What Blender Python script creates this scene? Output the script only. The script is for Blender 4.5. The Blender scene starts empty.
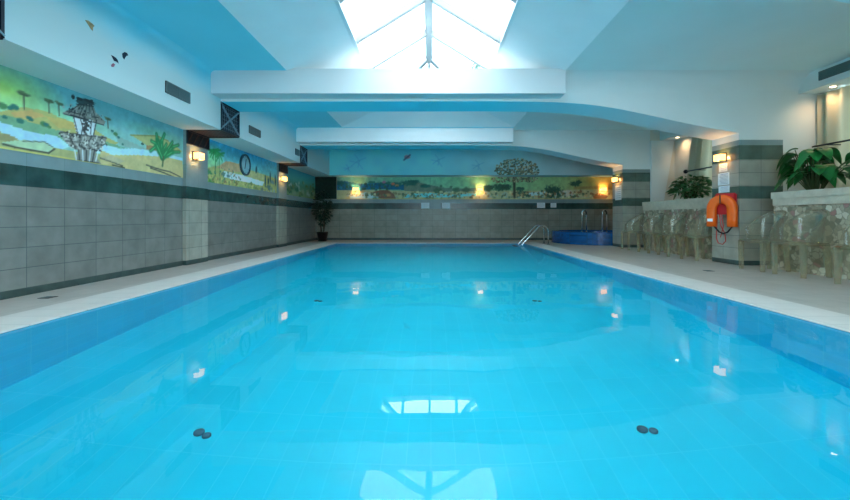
import bpy, bmesh, math, random
import numpy as np
from mathutils import Vector, Matrix
random.seed(7); rng = np.random.default_rng(7)
S = bpy.context.scene; COL = S.collection
PI = math.pi
# ------------------------------------------------------------------ camera
F = 400.0; CX, CY = 431.0, 218.0; H = 0.80
cd = bpy.data.cameras.new('camera'); cam = bpy.data.objects.new('camera', cd); COL.objects.link(cam)
cam.location = (0, 0, H); cam.rotation_euler = (PI/2, 0, 0)
cd.sensor_width = 36; cd.lens = F/850*36; cd.shift_x = (425-CX)/850; cd.shift_y = -(250-CY)/850
cd.clip_start = 0.05; S.camera = cam
S.view_settings.view_transform = 'Standard'; S.view_settings.look = 'None'
S.view_settings.gamma = 1; S.view_settings.use_curve_mapping = False
S.view_settings.exposure = 0.0
try:
    S.cycles.use_denoising = True; S.cycles.denoiser = 'OPENIMAGEDENOISE'
    S.cycles.max_bounces = 14; S.cycles.diffuse_bounces = 7; S.cycles.transparent_max_bounces = 16
    S.cycles.transmission_bounces = 10; S.cycles.glossy_bounces = 4
    S.cycles.sample_clamp_indirect = 6; S.cycles.blur_glossy = 0.5
except Exception: pass

# main dimensions (metres)
XW = -4.19           # left wall
XP = -4.13           # left pillars' faces
XB = -3.55           # left bulkhead face
ZB = 2.29            # underside of left bulkhead
ZC = 3.18            # ceiling
XR = 6.60            # right wall
YN, YF = -2.5, 14.5  # near and far wall
YFB = 13.95          # far bulkhead face
BEAMS = [(2.67, 3.32), (6.75, 7.40), (10.84, 11.45)]
PX0, PX1, PY0, PY1 = -3.02, 2.97, 0.35, 12.75   # pool
ZWTR = -0.014

# ------------------------------------------------------------------ materials
def lin(c):
    c = [x/255 for x in c[:3]]
    return tuple(x/12.92 if x <= .04045 else ((x+.055)/1.055)**2.4 for x in c)
def mat(name, rgb, rough=.6, metal=0, spec=.5, noise=0, nscale=6, emit=None, bump=0, bscale=40, trans=0):
    m = bpy.data.materials.new(name); m.use_nodes = True
    nt = m.node_tree; b = nt.nodes['Principled BSDF']
    c = (*lin(rgb), 1)
    b.inputs['Base Color'].default_value = c
    b.inputs['Roughness'].default_value = rough; b.inputs['Metallic'].default_value = metal
    b.inputs['Specular IOR Level'].default_value = spec
    if trans: b.inputs['Transmission Weight'].default_value = trans
    if noise or bump:
        tc = nt.nodes.new('ShaderNodeTexCoord')
    if noise:
        n = nt.nodes.new('ShaderNodeTexNoise'); n.inputs['Scale'].default_value = nscale; n.inputs['Detail'].default_value = 4
        nt.links.new(tc.outputs['Object'], n.inputs['Vector'])
        mp = nt.nodes.new('ShaderNodeMapRange'); mp.inputs[1].default_value = .3; mp.inputs[2].default_value = .7
        mp.inputs[3].default_value = 1-noise; mp.inputs[4].default_value = 1+noise*.5
        nt.links.new(n.outputs['Fac'], mp.inputs[0])
        mx = nt.nodes.new('ShaderNodeVectorMath'); mx.operation = 'SCALE'
        mx.inputs[0].default_value = c[:3]; nt.links.new(mp.outputs[0], mx.inputs['Scale'])
        nt.links.new(mx.outputs[0], b.inputs['Base Color'])
    if bump:
        n2 = nt.nodes.new('ShaderNodeTexNoise'); n2.inputs['Scale'].default_value = bscale
        nt.links.new(tc.outputs['Object'], n2.inputs['Vector'])
        bp = nt.nodes.new('ShaderNodeBump'); bp.inputs['Strength'].default_value = bump; bp.inputs['Distance'].default_value = .01
        nt.links.new(n2.outputs['Fac'], bp.inputs['Height']); nt.links.new(bp.outputs[0], b.inputs['Normal'])
    if emit:
        b.inputs['Emission Color'].default_value = (*lin(emit[0]), 1); b.inputs['Emission Strength'].default_value = emit[1]
    return m
def tile_mat(name, rgb, w, h, u0=0, v0=0, plane='wall', joint=(70, 85, 85), var=.10, rough=.35, js=.004, grain=.12, alpha_lines=None):
    """rectangular stack-bonded tiles; plane 'wall' uses x+y across and z up, 'floor' x and y"""
    m = bpy.data.materials.new(name); m.use_nodes = True; nt = m.node_tree; N = nt.nodes; L = nt.links
    b = N['Principled BSDF']; tc = N.new('ShaderNodeTexCoord'); sp = N.new('ShaderNodeSeparateXYZ')
    L.new(tc.outputs['Object'], sp.inputs[0])
    def math_(op, a, c):
        n = N.new('ShaderNodeMath'); n.operation = op
        for i, x in enumerate((a, c)):
            if isinstance(x, (int, float)): n.inputs[i].default_value = x
            else: L.new(x, n.inputs[i])
        return n.outputs[0]
    if plane == 'wall':
        u = math_('ADD', sp.outputs[0], sp.outputs[1]); v = sp.outputs[2]
    else: u, v = sp.outputs[0], sp.outputs[1]
    u = math_('SUBTRACT', u, u0-100*w); v = math_('SUBTRACT', v, v0-100*h)
    cb = N.new('ShaderNodeCombineXYZ'); L.new(u, cb.inputs[0]); L.new(v, cb.inputs[1])
    br = N.new('ShaderNodeTexBrick'); br.offset = 0; br.squash = 1
    L.new(cb.outputs[0], br.inputs['Vector'])
    br.inputs['Scale'].default_value = 1; br.inputs['Brick Width'].default_value = w; br.inputs['Row Height'].default_value = h
    br.inputs['Mortar Size'].default_value = js; br.inputs['Mortar Smooth'].default_value = .3
    c = lin(rgb)
    br.inputs['Color1'].default_value = (*[x*(1-var) for x in c], 1); br.inputs['Color2'].default_value = (*[min(1, x*(1+var)) for x in c], 1)
    br.inputs['Mortar'].default_value = (*lin(joint), 1)
    n = N.new('ShaderNodeTexNoise'); n.inputs['Scale'].default_value = 5; n.inputs['Detail'].default_value = 6
    L.new(tc.outputs['Object'], n.inputs['Vector'])
    mp = N.new('ShaderNodeMapRange'); mp.inputs[1].default_value = .3; mp.inputs[2].default_value = .7
    mp.inputs[3].default_value = 1-grain; mp.inputs[4].default_value = 1+grain
    L.new(n.outputs['Fac'], mp.inputs[0])
    mx = N.new('ShaderNodeVectorMath'); mx.operation = 'SCALE'; L.new(br.outputs['Color'], mx.inputs[0]); L.new(mp.outputs[0], mx.inputs['Scale'])
    L.new(mx.outputs[0], b.inputs['Base Color']); b.inputs['Roughness'].default_value = rough
    bp = N.new('ShaderNodeBump'); bp.inputs['Strength'].default_value = .25; bp.inputs['Distance'].default_value = .003; bp.invert = True
    L.new(br.outputs['Fac'], bp.inputs['Height']); L.new(bp.outputs[0], b.inputs['Normal'])
    return m
def stone_mosaic(name):
    m = bpy.data.materials.new(name); m.use_nodes = True; nt = m.node_tree; N = nt.nodes; L = nt.links
    b = N['Principled BSDF']; tc = N.new('ShaderNodeTexCoord')
    ds = N.new('ShaderNodeTexNoise'); ds.inputs['Scale'].default_value = 9; L.new(tc.outputs['Object'], ds.inputs['Vector'])
    av = N.new('ShaderNodeVectorMath'); av.operation = 'MULTIPLY_ADD'; av.inputs[1].default_value = (.08,)*3
    L.new(ds.outputs['Color'], av.inputs[0]); L.new(tc.outputs['Object'], av.inputs[2])
    v1 = N.new('ShaderNodeTexVoronoi'); v1.inputs['Scale'].default_value = 14; L.new(av.outputs[0], v1.inputs['Vector'])
    v2 = N.new('ShaderNodeTexVoronoi'); v2.feature = 'DISTANCE_TO_EDGE'; v2.inputs['Scale'].default_value = 14; L.new(av.outputs[0], v2.inputs['Vector'])
    sp = N.new('ShaderNodeSeparateColor'); L.new(v1.outputs['Color'], sp.inputs[0])
    cr = N.new('ShaderNodeValToRGB'); cr.color_ramp.interpolation = 'CONSTANT'
    cols = [(0, (178, 170, 148)), (.2, (152, 144, 122)), (.4, (200, 194, 176)), (.52, (164, 126, 120)), (.6, (128, 124, 106)), (.8, (172, 164, 142))]
    for i, (p, c) in enumerate(cols):
        e = cr.color_ramp.elements[i] if i < 2 else cr.color_ramp.elements.new(p)
        e.position = p; e.color = (*lin(c), 1)
    L.new(sp.outputs[0], cr.inputs[0])
    st = N.new('ShaderNodeMapRange'); st.inputs[1].default_value = .02; st.inputs[2].default_value = .05; L.new(v2.outputs['Distance'], st.inputs[0])
    mx = N.new('ShaderNodeMix'); mx.data_type = 'RGBA'; mx.inputs['A'].default_value = (*lin((112, 110, 96)), 1)
    L.new(st.outputs[0], mx.inputs['Factor']); L.new(cr.outputs[0], mx.inputs['B'])
    L.new(mx.outputs['Result'], b.inputs['Base Color']); b.inputs['Roughness'].default_value = .3
    bp = N.new('ShaderNodeBump'); bp.inputs['Strength'].default_value = .5; bp.inputs['Distance'].default_value = .006
    L.new(st.outputs[0], bp.inputs['Height']); L.new(bp.outputs[0], b.inputs['Normal'])
    return m
def mosaic_blue(name):
    return tile_mat(name, (10, 84, 150), .05, .05, joint=(30, 80, 120), var=.35, rough=.2, js=.003, grain=.2)
def see_through(name, tint, opac, rough=.05, ior=1.45):
    """clear plastic / pane: mix of transparent and a little body colour, mirror by angle"""
    m = bpy.data.materials.new(name); m.use_nodes = True; nt = m.node_tree; N = nt.nodes; L = nt.links
    N.remove(N['Principled BSDF']); out = N['Material Output']
    tr = N.new('ShaderNodeBsdfTransparent'); tr.inputs[0].default_value = (*lin(tint), 1)
    df = N.new('ShaderNodeBsdfDiffuse'); df.inputs[0].default_value = (*lin(tint), 1)
    gl = N.new('ShaderNodeBsdfGlossy'); gl.inputs['Roughness'].default_value = rough
    m1 = N.new('ShaderNodeMixShader'); m1.inputs[0].default_value = opac
    L.new(tr.outputs[0], m1.inputs[1]); L.new(df.outputs[0], m1.inputs[2])
    fr = N.new('ShaderNodeLayerWeight'); fr.inputs['Blend'].default_value = .35
    pw = N.new('ShaderNodeMath'); pw.operation = 'MULTIPLY'; pw.inputs[1].default_value = .55; L.new(fr.outputs['Fresnel'], pw.inputs[0])
    m2 = N.new('ShaderNodeMixShader'); L.new(pw.outputs[0], m2.inputs[0]); L.new(m1.outputs[0], m2.inputs[1]); L.new(gl.outputs[0], m2.inputs[2])
    L.new(m2.outputs[0], out.inputs[0])
    return m
def water_mat(name, refr=True):
    m = bpy.data.materials.new(name); m.use_nodes = True; nt = m.node_tree; N = nt.nodes; L = nt.links
    N.remove(N['Principled BSDF']); out = N['Material Output']
    tc = N.new('ShaderNodeTexCoord'); n = N.new('ShaderNodeTexNoise'); n.inputs['Scale'].default_value = 1.6; n.inputs['Detail'].default_value = 2
    L.new(tc.outputs['Object'], n.inputs['Vector'])
    bp = N.new('ShaderNodeBump'); bp.inputs['Strength'].default_value = .12; bp.inputs['Distance'].default_value = .02
    L.new(n.outputs['Fac'], bp.inputs['Height'])
    geo = N.new('ShaderNodeNewGeometry'); dot = N.new('ShaderNodeVectorMath'); dot.operation = 'DOT_PRODUCT'
    L.new(geo.outputs['Incoming'], dot.inputs[0]); L.new(geo.outputs['Normal'], dot.inputs[1])
    def M(op, a, b=None):
        x = N.new('ShaderNodeMath'); x.operation = op
        for i, q in enumerate((a, b)):
            if q is None: continue
            if isinstance(q, (int, float)): x.inputs[i].default_value = q
            else: L.new(q, x.inputs[i])
        return x.outputs[0]
    f = M('POWER', M('SUBTRACT', 1, M('ABSOLUTE', dot.outputs['Value'])), 4)
    f = M('ADD', M('MULTIPLY', f, WREF), .03)
    if refr:
        tr = N.new('ShaderNodeBsdfRefraction'); tr.inputs['IOR'].default_value = 1.33; tr.inputs['Roughness'].default_value = 0
        L.new(bp.outputs[0], tr.inputs['Normal'])
    else: tr = N.new('ShaderNodeBsdfTransparent')
    tr.inputs[0].default_value = (.86, .99, 1, 1)
    gl = N.new('ShaderNodeBsdfGlossy'); gl.inputs['Roughness'].default_value = .015; L.new(bp.outputs[0], gl.inputs['Normal'])
    mx = N.new('ShaderNodeMixShader'); L.new(f, mx.inputs[0]); L.new(tr.outputs[0], mx.inputs[1]); L.new(gl.outputs[0], mx.inputs[2])
    L.new(mx.outputs[0], out.inputs[0])
    return m
def attr_mat(name, rough=.7):
    m = bpy.data.materials.new(name); m.use_nodes = True; nt = m.node_tree; b = nt.nodes['Principled BSDF']
    a = nt.nodes.new('ShaderNodeVertexColor'); a.layer_name = 'paint'
    nt.links.new(a.outputs[0], b.inputs['Base Color']); b.inputs['Roughness'].default_value = rough
    return m
def under_mat():  # cyan bounce from the pool painted into the colour, fading to pale plaster rightwards
    m = mat('pool_glow_beam_underside', (100, 228, 246), .8); nt = m.node_tree; N = nt.nodes; L = nt.links; b = N['Principled BSDF']
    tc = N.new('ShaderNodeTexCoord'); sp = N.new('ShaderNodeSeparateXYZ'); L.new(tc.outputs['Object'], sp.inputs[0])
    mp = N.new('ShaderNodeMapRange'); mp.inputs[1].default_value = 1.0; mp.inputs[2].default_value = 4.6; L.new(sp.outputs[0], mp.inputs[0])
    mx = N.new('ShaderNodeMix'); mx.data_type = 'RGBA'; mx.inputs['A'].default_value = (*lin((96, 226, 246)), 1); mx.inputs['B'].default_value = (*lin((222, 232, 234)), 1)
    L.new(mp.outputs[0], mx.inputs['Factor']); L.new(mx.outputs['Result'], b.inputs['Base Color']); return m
def curtain_mat():
    m = bpy.data.materials.new('beige_curtain'); m.use_nodes = True; N = m.node_tree.nodes; L = m.node_tree.links; N.remove(N['Principled BSDF'])
    d = N.new('ShaderNodeBsdfDiffuse'); d.inputs[0].default_value = (*lin((196, 192, 170)), 1)
    t = N.new('ShaderNodeBsdfTranslucent'); t.inputs[0].default_value = (*lin((190, 182, 150)), 1)
    x = N.new('ShaderNodeMixShader'); x.inputs[0].default_value = .13
    L.new(d.outputs[0], x.inputs[1]); L.new(t.outputs[0], x.inputs[2]); L.new(x.outputs[0], N['Material Output'].inputs[0]); return m
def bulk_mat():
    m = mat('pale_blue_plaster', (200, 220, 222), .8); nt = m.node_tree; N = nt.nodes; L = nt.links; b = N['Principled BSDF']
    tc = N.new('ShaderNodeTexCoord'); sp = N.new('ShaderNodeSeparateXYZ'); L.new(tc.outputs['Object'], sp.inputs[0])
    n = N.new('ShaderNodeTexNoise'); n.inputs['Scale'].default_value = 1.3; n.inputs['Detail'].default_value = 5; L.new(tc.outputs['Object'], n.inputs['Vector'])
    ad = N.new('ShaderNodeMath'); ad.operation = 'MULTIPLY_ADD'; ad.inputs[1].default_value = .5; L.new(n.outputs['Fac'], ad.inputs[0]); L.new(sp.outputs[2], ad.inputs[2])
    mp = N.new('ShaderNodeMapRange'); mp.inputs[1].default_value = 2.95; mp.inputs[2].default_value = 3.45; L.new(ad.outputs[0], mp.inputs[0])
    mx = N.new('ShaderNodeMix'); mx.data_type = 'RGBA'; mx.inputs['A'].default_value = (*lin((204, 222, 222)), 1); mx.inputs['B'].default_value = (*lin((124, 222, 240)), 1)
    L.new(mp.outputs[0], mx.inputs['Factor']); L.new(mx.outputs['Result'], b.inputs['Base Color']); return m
WREF = .42
M = dict(
    white=mat('white_plaster', (242, 246, 247), .8, noise=.03, nscale=2),
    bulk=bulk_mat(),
    soff=mat('soffit_plaster', (150, 200, 208), .8, noise=.04, nscale=1.5),
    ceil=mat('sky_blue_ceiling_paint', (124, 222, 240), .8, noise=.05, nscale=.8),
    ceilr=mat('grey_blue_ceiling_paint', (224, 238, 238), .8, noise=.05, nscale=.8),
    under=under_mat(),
    fascia=mat('fascia_plaster', (206, 214, 216), .8),
    arch=mat('arch_plaster', (222, 230, 230), .8, noise=.03, nscale=1.5),
    cream=mat('cream_plaster', (215, 212, 200), .8, noise=.03),
    walltile=tile_mat('grey_wall_tiles', (124, 126, 122), .43, .21, 4.144+XW, .077, joint=(74, 86, 86), var=.07, grain=.16),
    fartile=tile_mat('grey_far_wall_tiles', (138, 140, 128), .42, .21, .05+YF, .077, joint=(74, 86, 86), var=.07, grain=.16),
    piltile=tile_mat('grey_pillar_tiles', (164, 164, 152), .37, .2125, 5.2+6.75, .077, joint=(92, 106, 104), var=.07, grain=.14),
    green=tile_mat('dark_green_marble_tiles', (44, 76, 74), .43, .5, 4.144+XW, 1.0, joint=(30, 60, 60), var=.12, rough=.25, grain=.35),
    greenp=tile_mat('green_grey_marble_tiles', (80, 104, 96), .37, .5, 5.2+6.75, 1.0, joint=(56, 74, 70), var=.08, rough=.25, grain=.25),
    strip=tile_mat('light_border_tiles', (128, 150, 152), .43, .5, 4.144+XW, 1.2, joint=(110, 135, 135), var=.04, grain=.08),
    base=mat('dark_skirting_tile', (58, 78, 76), .35, noise=.3, nscale=9),
    deck=tile_mat('deck_tiles', (184, 176, 168), .3, .3, 0, 0, 'floor', joint=(156, 151, 143), var=.03, rough=.45, js=.003, grain=.06),
    coping=tile_mat('coping_tiles', (216, 210, 204), .5, .25, 0, 0, 'floor', joint=(172, 168, 164), var=.02, rough=.5, js=.003, grain=.04),
    lip=mat('pool_edge_tile', (60, 84, 104), .3),
    pool=tile_mat('turquoise_pool_tiles', (16, 214, 240), .15, .40, 0, 0, 'floor', joint=(62, 222, 246), var=.02, rough=.5, js=.003, grain=.02),
    poolw=tile_mat('turquoise_pool_wall_tiles', (20, 212, 248), .30, .15, 0, -.05, 'wall', joint=(70, 224, 250), var=.03, rough=.5, js=.003, grain=.02),
    steel=mat('polished_steel', (205, 210, 212), .15, 1),
    dark=mat('dark_metal', (28, 38, 52), .5, .3),
    lattice=mat('lattice_lines', (120, 150, 165), .5),
    brown=mat('brown_slats', (70, 60, 62), .6, noise=.3, nscale=20),
    grille=mat('vent_grille_grey', (96, 116, 118), .5),
    frame=mat('white_aluminium', (160, 168, 172), .4),
    glow=mat('lamp_diffuser', (255, 240, 210), .5, emit=((255, 168, 78), 4)),
    spotm=mat('downlight_lens', (255, 250, 235), .5, emit=((255, 225, 180), 14)),
    paper=mat('white_paper', (225, 235, 238), .6),
    ink=mat('grey_print', (150, 165, 175), .6),
    inkb=mat('blue_print', (90, 130, 180), .6),
    stone=stone_mosaic('crazy_marble'),
    cap=mat('pale_stone_coping', (192, 186, 168), .5, noise=.14, nscale=10, bump=.3),
    soil=mat('potting_soil', (52, 42, 34), .95, noise=.4, nscale=40),
    leaf=mat('dark_green_leaf', (60, 120, 66), .4, noise=.45, nscale=5),
    leafb=mat('bright_green_leaf', (40, 130, 62), .35, noise=.5, nscale=7),
    leafd=mat('dark_ficus_leaf', (26, 66, 50), .5, noise=.4, nscale=7),  # dark green is the leaf colour of the ficus
    leafo=mat('outdoor_leaf', (70, 140, 110), .5, noise=.3, nscale=7),
    stem=mat('brown_stem', (70, 60, 40), .8),
    gstem=mat('green_stem', (70, 90, 50), .6),
    pot=mat('black_plastic_pot', (20, 24, 26), .4),
    curtain=curtain_mat(),
    orange=mat('orange_buoy_cover', (255, 108, 20), .4, noise=.08, nscale=8),
    red=mat('red_nylon', (190, 22, 34), .6),
    blackst=mat('black_strap', (18, 20, 24), .6),
    redrope=mat('red_rope', (205, 60, 60), .7),
    tub=mosaic_blue('blue_mosaic'),
    chairc=see_through('clear_acrylic', (250, 250, 244), .035),
    chairl=see_through('clear_acrylic_leg', (238, 233, 212), .12, .1),
    pane=see_through('skylight_glass', (240, 250, 255), .0, 0, 1.2),
    drain=mat('dark_drain_grate', (40, 50, 52), .5),
    water=None, paint=attr_mat('mural_paint'),
    clockw=mat('clock_dial', (150, 195, 205), .4),
    clockr=mat('clock_rim', (22, 60, 78), .4),
    panelg=mat('dark_green_panel', (18, 52, 42), .8, noise=.5, nscale=12),
)
REFR = True
M['fit'] = mat('inlet_plastic', (58, 100, 116), .5)
M['water'] = water_mat('pool_water', REFR)

# ------------------------------------------------------------------ mesh helpers
class MB:
    def __init__(s): s.v = []; s.f = []; s.mi = []; s.mats = []
    def m(s, name):
        if name not in s.mats: s.mats.append(name)
        return s.mats.index(name)
    def add(s, vs, fs, mt='white'):
        o = len(s.v); k = s.m(mt); s.v += [tuple(v) for v in vs]
        for f in fs: s.f.append([i+o for i in f]); s.mi.append(k)
    def box(s, x0, x1, y0, y1, z0, z1, mt='white', rot=None, bev=0):
        if bev:
            bm = bmesh.new(); bmesh.ops.create_cube(bm, size=1)
            for v in bm.verts: v.co = Vector((x0+(v.co.x+.5)*(x1-x0), y0+(v.co.y+.5)*(y1-y0), z0+(v.co.z+.5)*(z1-z0)))
            bmesh.ops.bevel(bm, geom=bm.edges[:], offset=bev, segments=2, affect='EDGES')
            s.bm(bm, mt); return
        vs = [(x, y, z) for x in (x0, x1) for y in (y0, y1) for z in (z0, z1)]
        if rot: vs = [rot @ Vector(v) for v in vs]
        s.add(vs, [(0, 1, 3, 2), (4, 6, 7, 5), (0, 4, 5, 1), (2, 3, 7, 6), (0, 2, 6, 4), (1, 5, 7, 3)], mt)
    def bm(s, bm, mt, mx=None):
        bm.verts.ensure_lookup_table()
        for i, v in enumerate(bm.verts): v.index = i
        s.add([(mx @ v.co) if mx else v.co.copy() for v in bm.verts], [[v.index for v in f.verts] for f in bm.faces], mt); bm.free()
    def prism(s, pts, axis, a0, a1, mt='white'):
        """closed 2D outline (u,v) swept along axis ('x': (y,z), 'y': (x,z), 'z': (x,y))"""
        def P(u, v, a): return {'x': (a, u, v), 'y': (u, a, v), 'z': (u, v, a)}[axis]
        n = len(pts); vs = [P(*p, a0) for p in pts]+[P(*p, a1) for p in pts]
        fs = [list(range(n))[::-1], list(range(n, 2*n))]+[[i, (i+1) % n, n+(i+1) % n, n+i] for i in range(n)]
        s.add(vs, fs, mt)
    def tube(s, pts, r, mt='steel', n=8, closed=False, r2=None):
        pts = [Vector(p) for p in pts]; rings = []; m_ = len(pts); up = None
        for i, p in enumerate(pts):
            if closed: t = (pts[(i+1) % m_]-pts[i-1])
            else: t = (pts[min(i+1, m_-1)]-pts[max(i-1, 0)])
            t.normalize()
            if up is None:
                up = Vector((0, 0, 1)) if abs(t.z) < .9 else Vector((1, 0, 0))
            a = t.cross(up); a.normalize(); b = a.cross(t); b.normalize(); up = b
            rr = r if r2 is None else r+(r2-r)*i/max(1, m_-1)
            rings.append([p+a*math.cos(2*PI*k/n)*rr+b*math.sin(2*PI*k/n)*rr for k in range(n)])
        vs = [v for q in rings for v in q]; fs = []
        for i in range(m_ if closed else m_-1):
            j = (i+1) % m_
            for k in range(n): fs.append([i*n+k, i*n+(k+1) % n, j*n+(k+1) % n, j*n+k])
        if not closed: fs += [list(range(n))[::-1], [(m_-1)*n+k for k in range(n)]]
        s.add(vs, fs, mt)
    def lathe(s, prof, c=(0, 0, 0), mt='white', n=32):
        vs = []; fs = []
        for r, z in prof:
            for k in range(n): vs.append((c[0]+r*math.cos(2*PI*k/n), c[1]+r*math.sin(2*PI*k/n), c[2]+z))
        for i in range(len(prof)-1):
            for k in range(n): fs.append([i*n+k, i*n+(k+1) % n, (i+1)*n+(k+1) % n, (i+1)*n+k])
        fs += [list(range(n))[::-1], [(len(prof)-1)*n+k for k in range(n)]]
        s.add(vs, fs, mt)
    def build(s, name, parent=None, smooth=False, fixn=True, off=None):
        me = bpy.data.meshes.new(name); vs = s.v
        if off is not None: vs = [(x-off[0], y-off[1], z-off[2]) for x, y, z in vs]
        me.from_pydata(vs, [], s.f)
        for n in s.mats: me.materials.append(M[n])
        me.polygons.foreach_set('material_index', s.mi)
        if fixn:
            bm = bmesh.new(); bm.from_mesh(me); bmesh.ops.recalc_face_normals(bm, faces=bm.faces); bm.to_mesh(me); bm.free()
        if smooth:
            me.polygons.foreach_set('use_smooth', [True]*len(me.polygons))
        me.update()
        o = bpy.data.objects.new(name, me); COL.objects.link(o)
        if parent: o.parent = parent
        return o
def tag(o, label=None, cat=None, group=None, kind=None):
    if label: o['label'] = label
    if cat: o['category'] = cat
    if group: o['group'] = group
    if kind: o['kind'] = kind
    return o
def empty(name, loc, label, cat, group=None, rz=0):
    o = bpy.data.objects.new(name, None); COL.objects.link(o); o.location = loc; o.rotation_euler = (0, 0, rz); o.empty_display_size = .1
    return tag(o, label, cat, group)
def copy_tree(o, parent=None):
    c = o.copy(); COL.objects.link(c); c.parent = parent
    for ch in o.children: copy_tree(ch, c)
    return c
def struct(o, label=None): return tag(o, label, kind='structure')

# ------------------------------------------------------------------ the room shell
b = MB()   # left wall: tile courses, skirting, green band, light border, plaster behind the mural
for z0, z1, mt in ((-.3, .0, 'walltile'), (0, .077, 'base'), (.077, 1.127, 'walltile'), (1.127, 1.339, 'green'), (1.339, 1.478, 'strip'), (1.478, ZC+.1, 'soff')):
    b.box(XW-.2, XW, YN, YF, z0, z1, mt)
struct(b.build('wall_left'))
b = MB()
for z0, z1, mt in ((-.3, .0, 'fartile'), (0, .077, 'base'), (.077, 1.127, 'fartile'), (1.127, 1.339, 'green'), (1.339, 1.478, 'strip'), (1.478, ZC+.1, 'cream')):
    b.box(XW-.2, XR+.2, YF, YF+.2, z0, z1, mt)
b.box(-.09, .36, YF-.004, YF, 1.127, 1.339, 'strip')      # plain tile in the green band between the two notices
struct(b.build('wall_far'))
b = MB(); rw = [(-1.9, 2.2), (3.7, 6.45), (7.7, 9.6)]; ys = YN
b.box(XR, XR+.2, YN, YF, -.3, 1.3, 'cream'); b.box(XR, XR+.2, YN, YF, 2.8, ZC+.1, 'cream')
for y0, y1 in rw: b.box(XR, XR+.2, ys, y0, 1.3, 2.8, 'cream'); ys = y1
b.box(XR, XR+.2, ys, YF, 1.3, 2.8, 'cream')
struct(b.build('wall_right'))
for i, (y0, y1) in enumerate(rw):
    b = MB(); ym = (y0+y1)/2
    for ya in (y0, ym-.03, y1-.06): b.box(XR+.05, XR+.13, ya, ya+.06, 1.3, 2.8, 'frame')
    for za in (1.3, 2.74): b.box(XR+.05, XR+.13, y0+.06, ym-.03, za, za+.06, 'frame'); b.box(XR+.05, XR+.13, ym+.03, y1-.06, za, za+.06, 'frame')
    w = struct(b.build(f'window_{i+5}'))
    g = MB(); g.box(XR+.085, XR+.095, y0+.05, y1-.05, 1.35, 2.75, 'pane'); g.build('glass_pane', w)
# near wall behind the camera: piers between tall windows, added to bring in frontal fill daylight
b = MB(); fill_wins = [(-1.0, 1.0), (1.5, 3.3)]
xs = XW-.2
for x0, x1 in fill_wins: b.box(xs, x0, YN-.2, YN, -.3, ZC+.1, 'cream'); xs = x1
b.box(xs, XR+.2, YN-.2, YN, -.3, ZC+.1, 'cream')
for x0, x1 in fill_wins: b.box(x0, x1, YN-.2, YN, 2.7, ZC+.1, 'cream'); b.box(x0, x1, YN-.2, YN, -.3, .25, 'cream')
struct(b.build('wall_near'))
for i, (x0, x1) in enumerate(fill_wins):
    b = MB(); xm = (x0+x1)/2
    for xa in (x0, xm-.03, x1-.06): b.box(xa, xa+.06, YN-.16, YN-.06, .25, 2.7, 'frame')
    for za in (.25, 1.9, 2.64): b.box(x0+.06, xm-.03, YN-.16, YN-.06, za, za+.06, 'frame'); b.box(xm+.03, x1-.06, YN-.16, YN-.06, za, za+.06, 'frame')
    w = struct(b.build(f'window_{i+2}'))  # unseen window, added for the fill light it lets in
    g = MB(); g.box(x0+.05, x1-.05, YN-.115, YN-.105, .3, 2.65, 'pane'); g.build('glass_pane', w)
# floor deck around the pool (one slab ring) and coping
CO = .46
b = MB()
ox0, ox1, oy0, oy1 = PX0-CO, PX1+CO, PY0-CO, PY1+CO
for x0, x1, y0, y1 in ((XW, ox0, YN, YF), (ox1, XR, YN, YF), (ox0, ox1, YN, oy0), (ox0, ox1, oy1, YF)):
    b.box(x0, x1, y0, y1, -.3, 0, 'deck')
struct(b.build('floor'))
b = MB()
for x0, x1, y0, y1 in ((ox0, PX0+.012, oy0, oy1), (PX1-.012, ox1, oy0, oy1), (PX0+.012, PX1-.012, oy0, PY0+.012), (PX0+.012, PX1-.012, PY1-.012, oy1)):
    b.box(x0, x1, y0, y1, -.009, .002, 'coping')
def border(x0, x1, y0, y1, e, z0, z1, mt):
    for q in ((x0-e, x0, y0-e, y1+e), (x1, x1+e, y0-e, y1+e), (x0, x1, y0-e, y0), (x0, x1, y1, y1+e)): b.box(*q, z0, z1, mt)
border(PX0, PX1, PY0, PY1, .125, -.0155, -.009, 'lip')
border(PX0-.125, PX1+.125, PY0-.125, PY1+.125, CO-.125, -.3, -.009, 'lip')
struct(b.build('trim_1'), 'pale coping stones around the pool edge')
# pool basin
ZF0, ZF1 = -1.35, -1.15
b = MB(); t = .12
def zf(y): return ZF0+(ZF1-ZF0)*(y-PY0)/(PY1-PY0)
b.add([(PX0, PY0, zf(PY0)), (PX1, PY0, zf(PY0)), (PX1, PY1, zf(PY1)), (PX0, PY1, zf(PY1))], [(0, 1, 2, 3)], 'pool')
for (xa, ya), (xb, yb) in (((PX0, PY0), (PX0, PY1)), ((PX1, PY1), (PX1, PY0)), ((PX0, PY1), (PX1, PY1)), ((PX1, PY0), (PX0, PY0))):
    b.add([(xa, ya, zf(ya)), (xb, yb, zf(yb)), (xb, yb, -.016), (xa, ya, -.016)], [(0, 1, 2, 3)], 'poolw')
o = struct(b.build('floor_pool', fixn=False))
so = o.modifiers.new('thick', 'SOLIDIFY'); so.thickness = t; so.offset = -1
for p in o.data.polygons: pass
b = MB()
b.add([(PX0-.001, PY0-.001, ZWTR), (PX1+.001, PY0-.001, ZWTR), (PX1+.001, PY1+.001, ZWTR), (PX0-.001, PY1+.001, ZWTR)], [(0, 1, 2, 3)], 'water')
tag(b.build('pool_water', fixn=False), 'clear still turquoise water filling the long swimming pool', 'water', kind='stuff')

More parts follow.
